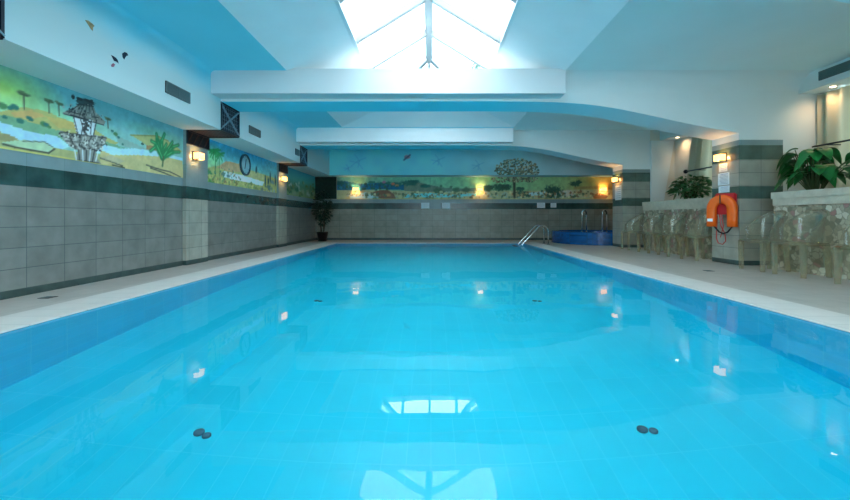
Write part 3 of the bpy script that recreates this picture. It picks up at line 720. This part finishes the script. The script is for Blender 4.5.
# far bulkhead: plain plaster box whose face is painted sky with faint birds
b = MB(); b.box(XB, XR, YFB, YF, 2.29, ZC, 'soff'); struct(b.build('trim_16'), 'plaster bulkhead along the top of the far wall')
p = Paint(XB+.01, XR-.03, 2.30, ZC, .025, (70, 150, 175)); p.to = lambda q: far_px(q, YFB)
for k, (l_, r_) in enumerate(((92, 140), (162, 152), (174, 152))): p.C[..., k] = np.interp(p.U, [-1, 5], [l_, r_])
p.mottle(1.2, .08, 3)
for (x, y, s_) in ((358, 161, 1.6), (438, 160, 1.3), (348, 168, .8), (478, 165, 1.2)):
    for q in (((-4, 3), (0, 0), (5, -2)), ((-5, 0), (0, 1), (3, 5)), ((-2, -4), (1, 0), (0, 4))): p.line([(x+a*s_, y+c*s_) for a, c in q], .02, (66, 120, 145), .3)
p.ell((407, 157), .12, .1, (150, 80, 90), .8, .5, .6); p.line([(404, 160), (410, 155)], .03, (60, 60, 80), .8)
draw_tree(p)
p.build('painted_mural', lambda u, v: (u, YFB-.001, v), 2.3, 'painted sky with faint birds and a treetop on the far bulkhead').modifiers[0].offset = 1
# dark green board in the far left corner
b = MB(); b.box(XW+.005, -3.42, YF-.05, YF-.002, 1.49, 2.285, 'panelg')
tag(b.build('green_board'), 'dark green board on the far wall behind the potted ficus', 'board')
# painted birds on the left bulkhead
def bl_px(x, y): D = -XB*F/(CX-x); return (D, H+(CY-y)*D/F)
def bird(pts, mt, lbl):
    b = MB(); q = [bl_px(*a) for a in pts]; b.prism(q, 'x', XB, XB+.003, mt); tag(b.build('painted_bird'), lbl, 'painted bird', 'birds painted on the left bulkhead')
M['tan'] = mat('tan_paint', (170, 150, 110), .8, noise=.3, nscale=30); M['blk'] = mat('black_paint', (26, 40, 60), .8); M['pink'] = mat('pink_paint', (170, 110, 130), .8)
bird([(85, 20), (88, 20.5), (92, 23.5), (94.5, 26), (93, 27), (92.5, 31), (90.5, 28.5), (88, 24.5)], 'tan', 'tan painted bird, leftmost on the left bulkhead')
bird([(111, 55), (113, 56), (116, 58), (117.5, 60), (118.5, 63.5), (116, 61.5), (114, 61)], 'blk', 'black painted bird diving on the left bulkhead')
bird([(122, 53.5), (124.5, 52), (127, 53), (128, 55.5), (126, 56), (124, 59.5), (122.5, 57)], 'blk', 'small black painted bird nearest the ceiling vent')
bird([(111, 65), (113, 63), (115, 64.5), (113.5, 67), (111.5, 67)], 'pink', 'small pink painted bird below the diving black bird')

# ------------------------------------------------------------------ vents
def vent(x, y0, y1, z0, z1, sgn, lbl, n=14):
    r = empty('ceiling_vent', (x, (y0+y1)/2, z0), lbl, 'air vent', 'air vents in the bulkheads')
    h = (y1-y0)/2; hh = z1-z0
    a, c = sorted((0, sgn*.012))
    p = MB(); p.box(a, c, -h, h, 0, hh, 'dark'); p.build('backing', r)
    p = MB(); a, c = sorted((sgn*.012, sgn*.022))
    for q in ((-h, -h+.015, 0, hh), (h-.015, h, 0, hh), (-.008, .008, 0, hh), (-h, h, 0, .012), (-h, h, hh-.012, hh)): p.box(a, c, *q, 'grille')
    p.build('frame', r)
    p = MB()
    for i in range(n):
        z = .012+(hh-.024)*(i+.5)/n; p.box(*sorted((sgn*.012, sgn*.02)), -h+.015, h-.015, z-.003, z+.003, 'grille')
    p.build('slats', r)
vent(XB, 5.34, 5.87, 2.477, 2.635, 1, 'grey air vent on the left bulkhead between birds and second lattice bracket')
vent(XB, 7.79, 8.30, 2.46, 2.61, 1, 'grey air vent on the left bulkhead just beyond the second lattice bracket')
vent(XB, 10.45, 10.75, 2.46, 2.62, 1, 'small grey air vent beside the farthest lattice bracket')
vent(6.2, 5.15, 6.38, 2.99, 3.13, -1, 'long grey air vent at the top of the right bulkhead')

# ------------------------------------------------------------------ lamps
def light(name, kind, loc, power, color, size=.05, rot=None, spot=None, parent=None, blend=.6):
    l = bpy.data.lights.new(name, kind); l.energy = power; l.color = color
    if kind in ('POINT', 'SPOT'): l.shadow_soft_size = size
    if kind == 'SPOT' and spot: l.spot_size = spot; l.spot_blend = blend
    o = bpy.data.objects.new(name, l); COL.objects.link(o); o.location = loc
    if rot: o.rotation_euler = rot
    if parent: o.parent = parent
    return o
WARM = (1, .50, .17)
def wall_lamp(loc, rz, lbl, power=5):
    """box lamp, built facing +x from the wall plane at x=0"""
    r = empty('wall_lamp', loc, lbl, 'wall lamp', 'warm box wall lamps', rz)
    p = MB(); p.box(.001, .02, -.06, .06, -.075, .075, 'dark'); p.build('back_plate', r)
    p = MB(); p.box(.02, .035, -.035, .035, -.03, .03, 'dark'); p.build('bracket', r)
    p = MB()
    for q in ((.12, .13, -.075, .075), (.035, .13, .075, .085), (.035, .13, -.085, -.075)): p.box(*q, -.055, .055, 'glow')
    p.build('diffuser', r)
    light('bulb', 'POINT', (.08, 0, 0), power, WARM, .02, parent=r)
def yl(b_): return (b_[0]+b_[1])/2
wall_lamp((XP, 6.98, 1.88), 0, 'lit box lamp on the left pilaster nearer the camera')
wall_lamp((XP, 11.05, 1.88), 0, 'lit box lamp on the far left pilaster by the round clock')
wall_lamp((XP, yl(BEAMS[0]), 1.88), 0, 'lit box lamp on the left pilaster beside the camera')
wall_lamp((5.2, yl(BEAMS[1])+.02, 1.87), PI, 'lit box lamp on the right pillar above the orange life buoy')
wall_lamp((5.2, yl(BEAMS[2]), 1.87), PI, 'lit box lamp on the far right pillar beside the blue tub')
wall_lamp((5.2, yl(BEAMS[0]), 1.87), PI, 'lit box lamp on the right pillar beside the camera')
for px, w in ((356, 'left lamp on the far wall near the ficus'), (480, 'middle lamp on the far wall left of the painted tree'), (603, 'right lamp on the far wall above the blue tub')):
    wall_lamp(((px-CX)*YF/F, YF-.008, 1.84), -PI/2, f'lit box {w}', 9)
for y, w in ((6.35, 'over the big leafy plants'), (10.35, 'over the bushy potted tree')):
    r = empty('ceiling_downlight', (6.38, y, 2.89), f'round recessed downlight in the right soffit {w}', 'downlight', 'downlights in the right soffit')
    p = MB(); p.lathe([(.055, 0), (.055, -.006), (.042, -.008), (.042, 0)], mt='frame', n=24); p.build('trim_ring', r, True)
    p = MB(); p.lathe([(.041, -.002), (.041, -.007)], mt='spotm', n=24); p.build('lens', r)
    light('bulb', 'SPOT', (0, .0, -.02), 14, (1, .62, .34), .03, (math.radians(20), 0, 0) if y < 8 else (0, math.radians(-25), 0), math.radians(130), r, 1)

# ------------------------------------------------------------------ clock
r = empty('wall_clock', (XW+.006, 8.97, 1.99), 'round wall clock with dark blue rim on the left wall mural', 'clock')
def ring(n=40, r0=.2, r1=.24, x0=0, x1=.04, mt='clockr'):
    b = MB(); vs = []; fs = []
    for k in range(n):
        a = 2*PI*k/n
        for rr, x in ((r0, x0), (r1, x0), (r1, x1), (r0, x1)): vs.append((x, rr*math.cos(a), rr*math.sin(a)))
    for k in range(n):
        j = (k+1) % n
        for q in range(4): fs.append([k*4+q, j*4+q, j*4+(q+1) % 4, k*4+(q+1) % 4])
    b.add(vs, fs, mt); return b
ring(r0=.205, r1=.24).build('rim', r)
b = MB(); n = 40; b.prism([(.206*math.cos(2*PI*k/n), .206*math.sin(2*PI*k/n)) for k in range(n)], 'x', .001, .02, 'clockw'); b.build('dial', r)
b = MB(); bar(b, (.026, 0, 0), (.026, .03, .13), .008, .012, 'clockr', Vector((1, 0, 0))); b.build('minute_hand', r)
b = MB(); bar(b, (.024, 0, 0), (.024, -.03, -.09), .008, .014, 'clockr', Vector((1, 0, 0))); b.build('hour_hand', r)
for k in range(12):
    b = MB(); a = 2*PI*k/12; bar(b, (.021, .17*math.cos(a), .17*math.sin(a)), (.021, .195*math.cos(a), .195*math.sin(a)), .003, .01, 'clockr', Vector((1, 0, 0))); b.build('hour_mark', r)

# ------------------------------------------------------------------ notices
def notice(loc, w, h, axis, lbl, rows=6, hdr=False):
    r = empty('notice_sheet', loc, lbl, 'notice', 'white printed notices')
    def bx(bb, u0, u1, v0, v1, d0, d1, mt):
        if axis == 'y': bb.box(u0, u1, -d1, -d0, v0, v1, mt)
        else: bb.box(-d1, -d0, u0, u1, v0, v1, mt)
    p = MB(); bx(p, -w/2, w/2, -h/2, h/2, .001, .006, 'paper'); p.build('sheet', r)
    p = MB()
    for i in range(rows):
        v = h*.5-h*(i+1)/(rows+1); q = w*(.42 if i % 3 else .34); bx(p, -w*.40, q-.02, v-h*.02, v+h*.02, .006, .0075, 'inkb' if hdr and i == 0 else 'ink')
    p.build('print_lines', r)
for px, w, h, lb in ((425.2, .30, .21, 'white notice on the far wall, left one of the pair in mid wall'), (446, .30, .21, 'white notice on the far wall, right one of the pair in mid wall'),
                     (541, .29, .19, 'white notice on the far wall above the pool ladder'), (553.4, .21, .16, 'smaller white notice on the far wall nearest the blue tub')):
    notice(((px-CX)*YF/F, YF-.006, 1.25 if px < 500 else 1.26), w, h, 'y', lb, 4)
def rp(px): return 5.2*F/(px-CX)
for px, y0, y1, w, lb, rows in ((723.3, 163.6, 171.7, .20, 'small white notice directly under the lamp on the life buoy pillar', 4), (723.8, 173, 185, .27, 'large white notice in the middle of the life buoy pillar', 8), (724.2, 186, 192.5, .26, 'white notice just above the orange life buoy', 4)):
    D = rp(px); s_ = D/F; notice((5.2, D, H+(CY-(y0+y1)/2)*s_), w, (y1-y0)*s_, 'x', lb, rows, True)
notice((5.2, 11.1, 1.5), .36, .40, 'x', 'white notice on the far right pillar under its lamp', 6)

# ------------------------------------------------------------------ life buoy on the right pillar
LB = empty('life_buoy', (5.14, 6.98, .96), 'orange horseshoe life buoy with black strap hanging on the tiled pillar', 'life buoy', None, math.radians(25))
def horseshoe(w, h, rad, n=22):
    pts = []
    for k in range(n+1):
        a = PI*k/n; pts.append((-math.cos(a)*w, math.sin(a)*w))
    return [(-w, -h)]+[(-w, -h*.5)]+pts+[(w, -h*.5), (w, -h)]
hp = horseshoe(.165, .31, 0)
b = MB(); vs = []; fs = []; n = 14
for i, (u, v) in enumerate(hp):
    a = Vector(hp[min(i+1, len(hp)-1)])-Vector(hp[max(i-1, 0)]); a.normalize(); nx = Vector((-a.y, a.x))
    for k in range(n):
        th = 2*PI*k/n; c_, s_ = math.cos(th), math.sin(th)
        ru = .076*math.copysign(abs(c_)**.6, c_); rx = .05*math.copysign(abs(s_)**.6, s_)
        vs.append((-.11-rx, u+nx.x*ru, v+nx.y*ru))
for i in range(len(hp)-1):
    for k in range(n): fs.append([i*n+k, i*n+(k+1) % n, (i+1)*n+(k+1) % n, (i+1)*n+k])
fs += [list(range(n))[::-1], [(len(hp)-1)*n+k for k in range(n)]]
b.add(vs, fs, 'orange'); b.build('buoy_body', LB, True)
b = MB(); bar(b, (-.163, 0, .09), (-.163, 0, .245), .004, .02, 'blackst', Vector((0, 1, 0))); b.build('seam_strap', LB)
b = MB(); b.box(-.06, -.005, -.19, .15, -.10, .27, 'red', bev=.02); b.build('red_bag', LB)
b = MB(); b.box(-.163, -.160, .12, .21, -.22, -.17, 'paper'); b.build('maker_patch', LB)
b = MB(); b.tube([(-.10, .175, -.2), (-.11, .13, -.30), (-.12, .04, -.40), (-.12, -.03, -.43), (-.12, -.10, -.40), (-.11, -.18, -.28), (-.10, -.20, -.1), (-.1, -.2, .1)], .013, 'blackst'); b.build('belt_strap', LB, True)
b = MB(); b.tube([(-.06, .10, -.12), (-.06, .11, -.3), (-.05, .12, -.52), (-.05, .09, -.6), (-.05, .02, -.62), (-.05, -.03, -.56), (-.06, -.02, -.42), (-.06, .04, -.3), (-.07, .06, -.1)], .008, 'redrope'); b.tube([(-.06, .03, -.1), (-.06, -.0, -.3), (-.06, .05, -.5)], .006, 'redrope'); b.build('rope', LB, True)

# ------------------------------------------------------------------ planters, curtains, rails, plants
def planter(y0, y1, lbl):
    x0, x1 = 5.4, XR-.005; r = empty('stone_planter', (x0, y0, 0), lbl, 'planter', 'stone planters along the windows')
    L = y1-y0; W = x1-x0
    p = MB(); p.box(0, W, 0, L, 0, .99, 'stone'); p.build('planter_wall', r)
    p = MB()
    for zz0, zz1, e in ((.99, 1.10, .0), (1.10, 1.2, .015)):
        p.box(-.02-e, .22, -.0-e, L+.0+e, zz0, zz1, 'cap'); p.box(W-.1, W, 0, L, zz0, zz1, 'cap'); p.box(.22, W-.1, -e, .15, zz0, zz1, 'cap'); p.box(.22, W-.1, L-.15, L+e, zz0, zz1, 'cap')
    p.build('coping_slab', r)
    p = MB(); p.box(.22, W-.1, .15, L-.15, .99, 1.15, 'soil'); p.build('soil_bed', r)
planter(3.45, 6.3, 'crazy marble planter wall behind the clear chairs nearest the camera')
planter(7.47, 10.15, 'crazy marble planter wall between the two right pillars')
def curtain(y0, y1, lbl, lean=0):
    b = MB(); n = int((y1-y0)*60); vs = []; x = 6.5
    for j, z in enumerate((1.2, 1.6, 2.1, 2.6, 2.86)):
        for i in range(n+1):
            y = y0+(y1-y0)*i/n; f = .8+.2*j/4
            a = math.sin(y*2*PI/.22+.8*math.sin(y*3.1))*.045*f+.012*math.sin(y*41)
            vs.append((x+a, y-(lean*(1-j/4)*(i/n)), z))
    fs = [(j*(n+1)+i, j*(n+1)+i+1, (j+1)*(n+1)+i+1, (j+1)*(n+1)+i) for j in range(4) for i in range(n)]
    b.add(vs, fs, 'curtain'); o = b.build('window_curtain', None, True, False)
    tag(o, lbl, 'curtain', 'beige curtains on the window side')
curtain(-2.1, 2.5, 'beige pleated curtain beside the camera, out of the picture on the right')
curtain(3.45, 6.7, 'beige pleated curtain behind the big leafy plants at the right edge')
curtain(7.5, 9.9, 'beige pleated curtain seen left of the life buoy pillar', -.35)
b = MB(); b.tube([(6.2, 6.5, 1.955), (6.2, 3.4, 1.955)], .014, 'dark'); 
for y in (6.3, 3.7): b.tube([(6.2, y, 1.955), (6.45, y, 1.955)], .008, 'dark')
tag(b.build('rail', None, True), 'thin dark rail above the big leafy plants', 'rail')
b = MB(); b.tube([(6.2, 9.7, 1.93), (6.2, 7.5, 1.93)], .016, 'dark')
for y in (9.4, 7.7): b.tube([(6.2, y, 1.93), (6.45, y, 1.93)], .008, 'dark')
o = b.build('rail', None, True); tag(o, 'thin dark rail with round end knob above the bushy potted tree', 'rail')
b = MB(); bm = bmesh.new(); bmesh.ops.create_uvsphere(bm, u_segments=14, v_segments=10, radius=.05); b.bm(bm, 'dark', Matrix.Translation((6.2, 9.74, 1.93))); b.build('end_knob', o, True)

def leafs(bb, centres, size, mt, seed, droop=.3, fold=.25):
    g = random.Random(seed)
    for c, d in centres:
        d = Vector(d).normalized(); L = size*g.uniform(.7, 1.2); w = L*.24
        up = Vector((0, 0, 1)); sd = d.cross(up)
        if sd.length < .1: sd = Vector((1, 0, 0))
        sd.normalize(); nrm = sd.cross(d); c = Vector(c)
        sd = (sd*math.cos(g.uniform(-.8, .8))+nrm*math.sin(g.uniform(-.8, .8))).normalized()
        a = [c, c+d*L*.35+sd*w-up*.02*L, c+d*L*.75+sd*w*.7-up*L*droop*.5, c+d*L-up*L*droop, c+d*L*.75-sd*w*.7-up*L*droop*.5, c+d*L*.35-sd*w-up*.02*L]
        bb.add(a, [(0, 1, 5), (1, 2, 4, 5), (2, 3, 4)], mt)
def bushy(name, loc, h0, crown, n, size, mt, lbl, cat, pot=None, seed=1, stems=3):
    r = empty(name, loc, lbl, cat); g = random.Random(seed)
    if pot: p = MB(); p.lathe([(pot*.75, 0), (pot, pot*1.5), (pot*1.06, pot*1.5), (pot*1.06, pot*1.7), (pot*.92, pot*1.7), (pot*.9, pot*1.55)], mt='pot', n=24); p.build('pot', r, True); p = MB(); p.lathe([(pot*.9, pot*1.5), (pot*.9, pot*1.56)], mt='soil', n=24); p.build('soil', r)
    z0 = pot*1.5 if pot else -.03
    ends = []
    p = MB()
    for k in range(stems):
        a = 2*PI*k/stems+g.random(); tip = Vector((crown[0]*.55*math.cos(a), crown[1]*.55*math.sin(a), h0+crown[2]*g.uniform(.8, 1.5)))
        base = Vector((.05*math.cos(a), .05*math.sin(a), z0)); m_ = base.lerp(tip, .5)+Vector((g.uniform(-.04, .04), g.uniform(-.04, .04), .05))
        p.tube([base, m_, tip], .016, 'stem', 6, r2=.006); ends.append((base, m_, tip))
    p.build('stem', r, True)
    cs = []
    for i in range(n):
        while True:
            v = Vector((g.uniform(-1, 1), g.uniform(-1, 1), g.uniform(-1, 1)))
            if .25 < v.length < 1: break
        c = Vector((v.x*crown[0], v.y*crown[1], h0+crown[2]+v.z*crown[2]))
        d = Vector((v.x+g.uniform(-.6, .6), v.y+g.uniform(-.6, .6), v.z*.3+g.uniform(-.3, .4)))
        cs.append((c, d))
    p = MB(); leafs(p, cs, size, mt, seed); p.build('foliage', r, fixn=False)
    return r
bushy('potted_ficus', (-3.76, 13.85, 0), .55, (.29, .29, .62), 620, .12, 'leafd', 'tall dark ficus in a black pot in the far left corner', 'potted plant', .19, 3, 4)
bushy('leafy_shrub', (6.02, 9.25, 1.18), .10, (.28, .58, .24), 420, .15, 'leaf', 'bushy dark green shrub in the planter between the right pillars', 'plant', None, 5, 5)
bushy('outdoor_shrub', (1.16, 9.35, 3.72), .25, (.2, .25, .26), 130, .14, 'leafo', 'pale green shrub outside above the skylight glass', 'plant', None, 8, 3)
# big-leaf plants
def big_leaf(bb, base, tip, d, L, W, tilt, mt):
    """broad drooping leaf with folded midrib at tip, pointing d"""
    d = Vector((d[0], d[1], 0)).normalized(); sd = Vector((-d.y, d.x, 0)); rows = 7; vs = []; fs = []
    for i in range(rows+1):
        t = i/rows; w = W*math.sin(PI*min(1, .12+t*.88))**.7*(1-.15*t) if i < rows else .002
        drop = -tilt*L*t*t+.10*L*math.sin(PI*t)
        for j in range(-2, 3):
            q = j/2; vs.append(Vector(tip)+d*L*(t-.15)+sd*w*q+Vector((0, 0, drop+abs(q)*.12*W+.02*W*math.sin(9*t+3*q))))
    for i in range(rows):
        for j in range(4): fs.append((i*5+j, i*5+j+1, (i+1)*5+j+1, (i+1)*5+j))
    bb.add(vs, fs, mt)
def philodendron(loc, lbl, seed, n, spread, hh, lean=(0, 0)):
    r = empty('leafy_plant', loc, lbl, 'plant', 'broad leaved plants in the right planter'); g = random.Random(seed)
    st_, lf = MB(), MB()
    for k in range(n):
        a = 2*PI*k/n*2.4+g.uniform(-.3, .3); rr = spread*g.uniform(.1, 1); z = hh*g.uniform(.36, 1)
        tip = Vector((rr*math.cos(a)*.7+lean[0], rr*math.sin(a)+lean[1], z)); bs = Vector((.04*math.cos(a), .04*math.sin(a), -.03))
        st_.tube([bs, bs.lerp(tip, .5)+Vector((-.02, 0, .06)), tip], .010, 'gstem', 6, r2=.006)
        big_leaf(lf, bs, tip, (math.cos(a+g.uniform(-.5, .5)), math.sin(a+g.uniform(-.5, .5))), g.uniform(.2, .3), g.uniform(.085, .125), g.uniform(.5, 1.4), 'leafb')
    st_.build('stem', r, True); lf.build('foliage', r, True, False)
philodendron((5.84, 6.08, 1.18), 'broad green leaved plant in the planter, left one beside the pillar', 11, 40, .40, .70)
philodendron((6.02, 5.2, 1.18), 'broad green leaved plant at the right edge of the view', 14, 36, .44, .66)

# ------------------------------------------------------------------ clear chairs
def make_chair():
    r = empty('clear_armchair', (0, 0, 0), 'x', 'chair', 'clear plastic armchairs in front of the planters')   # front faces -x
    p = MB(); bm = bmesh.new(); bmesh.ops.create_cube(bm, size=1)
    for v in bm.verts: v.co = Vector((v.co.x*.43, v.co.y*(.48 if v.co.x < 0 else .40), .445+v.co.z*.04))
    bmesh.ops.bevel(bm, geom=bm.edges[:], offset=.015, segments=3, affect='EDGES'); p.bm(bm, 'chairl'); p.build('seat', r, True)
    for sx, sy, k in ((-1, 1, 0), (-1, -1, 0), (1, 1, 1), (1, -1, 1)):
        x, y = (.185*sx, .205*sy) if sx < 0 else (.18, .165*sy); x2 = x+(.05 if k else 0)
        p = MB(); w, w2 = .029, .021
        vs = [(x2+i*w2, y+j*w2, 0) for i, j in ((-1, -1), (1, -1), (1, 1), (-1, 1))]+[(x+i*w, y+j*w, .44) for i, j in ((-1, -1), (1, -1), (1, 1), (-1, 1))]
        p.add(vs, [(0, 1, 2, 3), (4, 5, 6, 7), (0, 1, 5, 4), (1, 2, 6, 5), (2, 3, 7, 6), (3, 0, 4, 7)], 'chairl'); p.build('leg', r)
    # wrap-round shell: tall at the back, sloping down into the arms
    n = 28; rows = 7
    def plan(k):
        t_ = k/n; a_ = PI*(t_-.5); c_, s_ = math.cos(a_), math.sin(a_)
        return -.10+.30*abs(c_)**.7, .235*math.copysign(abs(s_)**.75, s_), .62+.29*abs(c_)**.62
    p = MB(); vs = []
    for k in range(n+1):
        x, y, zt = plan(k)
        for j in range(rows+1):
            f = j/rows; vs.append((x*(1+0*f)+.055*f*max(0, x)/.2, y*(.93+.07*f), .455+(zt-.455)*f))
    fs = [(k*(rows+1)+j, (k+1)*(rows+1)+j, (k+1)*(rows+1)+j+1, k*(rows+1)+j+1) for k in range(n) for j in range(rows)]
    p.add(vs, fs, 'chairc'); o = p.build('back_shell', r, True, False); md = o.modifiers.new('t', 'SOLIDIFY'); md.thickness = .010
    p = MB(); p.tube([vs[k*(rows+1)+rows] for k in range(n+1)], .011, 'chairc', 8); p.build('shell_rim', r, True)
    return r
ch = make_chair(); spots = [(6.12, 0, 'clear plastic armchair in front of the life buoy pillar end, near the planter corner'), (5.50, 4, 'clear plastic armchair at the left end of the nearest planter'), (4.62, -3, 'clear plastic armchair at the right edge of the view'),
    (7.62, 3, 'clear plastic armchair just left of the life buoy pillar'), (8.44, -4, 'clear plastic armchair, second left of the life buoy pillar'), (9.24, 2, 'clear plastic armchair, third left of the life buoy pillar'), (10.08, -5, 'clear plastic armchair beside the far right pillar')]
for i, (y, a, lb) in enumerate(spots):
    o = ch if i == 0 else copy_tree(ch); o.location = (5.09, y, 0); o.rotation_euler = (0, 0, math.radians(a)); o['label'] = lb

# ------------------------------------------------------------------ ladder, whirlpool tub, rails, drains
r = empty('pool_ladder', (3.3, 12.2, 0), 'steel ladder with curved handrails at the far right pool corner', 'ladder')
for y in (-.2, .26):
    p = MB(); pts = [(.22, y, 0), (.22, y, .40)]+[(.22-.19*(1-math.cos(a)), y, .40+.17*math.sin(a)) for a in [PI/2*k/6 for k in range(1, 7)]]
    pts += [(-.02, y, .565), (-.08, y, .53), (-.62, y, -.06), (-.72, y, -.25), (-.74, y, -.75)]
    p.tube(pts, .02, 'steel', 10); p.build('handrail', r, True)
    p = MB(); p.lathe([(.045, 0.002), (.045, .012), (.03, .02)], (.22, y, 0), 'steel', 16); p.build('floor_flange', r, True)
for z in (-.35, -.6):
    p = MB(); p.box(-.80, -.68, -.2, .26, z-.015, z+.015, 'steel'); p.build('tread', r)
r = empty('whirlpool_tub', (5.42, 13.0, 0), 'round raised whirlpool tub in blue mosaic beside the far wall', 'whirlpool tub')
p = MB(); R1 = 1.44
p.lathe([(R1, 0), (R1, .35), (R1-.02, .38), (R1-.2, .38), (R1-.22, .34), (R1-.22, .1)], mt='tub', n=64)
ob = p.build('tub_shell', r, False); 
# keep the drum inside the room: flatten against right wall
for v in ob.data.vertices:
    if v.co.x > XR-5.42-.01: v.co.x = XR-5.42-.01
    
p = MB(); n = 48; p.prism([(min((R1-.225)*math.cos(2*PI*k/n), XR-5.43-.2), (R1-.225)*math.sin(2*PI*k/n)) for k in range(n)], 'z', .26, .30, 'tubw') if False else None
M['tubw'] = mat('tub_water', (60, 140, 210), .05)
p = MB(); p.prism([(min((R1-.225)*math.cos(2*PI*k/n), XR-5.42-.02), (R1-.225)*math.sin(2*PI*k/n)) for k in range(n)], 'z', .27, .31, 'tubw'); p.build('water_surface', r)
for px, w in ((583, 'left one'), (599.5, 'right one')):
    D = 12.05; x = (px-CX)*D/F; ymid = 13.0-math.sqrt(max(.01, (R1-.1)**2-(x-5.42)**2))
    rr = empty('grab_rail', (x, ymid, .38), f'steel hoop grab rail on the blue tub rim, {w} of the two', 'grab rail', 'grab rails on the whirlpool tub')
    p = MB(); pts = [(-.065, 0, 0), (-.065, 0, .58)]+[(-.065*math.cos(a), .0, .58+.065*math.sin(a)) for a in [PI*k/8 for k in range(1, 8)]]+[(.065, 0, .58), (.065, 0, 0)]
    p.tube(pts, .018, 'steel', 10); p.build('hoop', rr, True)
    p = MB(); p.tube([(-.0, 0, .645), (.04, 0, .63), (.065, 0, .58), (.065, 0, .52)], .024, 'blackst', 10); p.build('black_grip', rr, True)
    for xx in (-.065, .065): p = MB(); p.lathe([(.035, 0), (.035, .012), (.02, .016)], (xx, 0, 0), 'steel', 14); p.build('rail_flange', rr, True)
for x, y, w in ((-3.85, 4.02, 'left'), (4.2, 6.05, 'right')):
    r = empty('floor_drain', (x, y, 0), f'small square dark drain grate in the {w} pool deck', 'drain', 'drains in the pool deck')
    p = MB(); p.box(-.055, .055, -.055, .055, .001, .004, 'drain'); p.build('tray', r)
    p = MB(); [p.box(-.05+.02*k, -.042+.02*k, -.05, .05, .004, .006, 'grille') for k in range(5)]; p.build('grate', r)
# suction fittings on the pool floor, placed where the bent line of sight meets the floor
def under(px, py):
    s_ = (H-ZWTR)*F/(py-CY); d = Vector(((px-CX)/F, 1, -(py-CY)/F)).normalized(); w_ = Vector(((px-CX)/F*s_, s_, ZWTR))
    if REFR:
        eta = 1/1.33; ci = -d.z; k = 1-eta*eta*(1-ci*ci); d = d*eta+Vector((0, 0, 1))*(eta*ci-math.sqrt(k))
    t_ = 1.0
    for _ in range(8): t_ = (zf((w_+d*t_).y)-w_.z)/d.z
    return w_+d*t_
for px, py, w in ((202, 434.5, 'near left'), (647, 431, 'near right'), (318, 301, 'far left'), (537, 301, 'far right')):
    c = under(px, py)
    r = empty('pool_inlet', (c.x, c.y, zf(c.y)), f'dark round fitting on the pool floor, {w} of the four', 'pool inlet', 'dark fittings on the pool floor')
    p = MB(); p.lathe([(.033, 0.0), (.033, .012), (.024, .02)], (-.024, .012, 0), 'fit', 20); p.build('cover', r, True)
    p = MB(); p.lathe([(.027, 0.0), (.027, .012), (.018, .02)], (.036, -.01, 0), 'fit', 20); p.build('side_cap', r, True)

# ------------------------------------------------------------------ daylight
w = bpy.data.worlds.new('world'); S.world = w; w.use_nodes = True
bg = w.node_tree.nodes['Background']; bg.inputs[0].default_value = (.86, .95, .99, 1); bg.inputs[1].default_value = 11.0
w.cycles.sampling_method = 'AUTOMATIC'
def portal(loc, sx, sy, rot):
    l = bpy.data.lights.new('portal', 'AREA'); l.shape = 'RECTANGLE'; l.size = sx; l.size_y = sy; l.cycles.is_portal = True
    o = bpy.data.objects.new('daylight_portal', l); COL.objects.link(o); o.location = loc; o.rotation_euler = rot
portal((GXM, (GY0+GY1)/2, ZG-.02), GX1-GX0, GY1-GY0, (0, 0, 0))
for y0, y1 in rw: portal((XR+.03, (y0+y1)/2, 2.05), 1.5, y1-y0, (0, PI/2, 0))
for x0, x1 in fill_wins: portal(((x0+x1)/2, YN+.01, 1.475), x1-x0, 2.45, (PI/2, 0, 0))
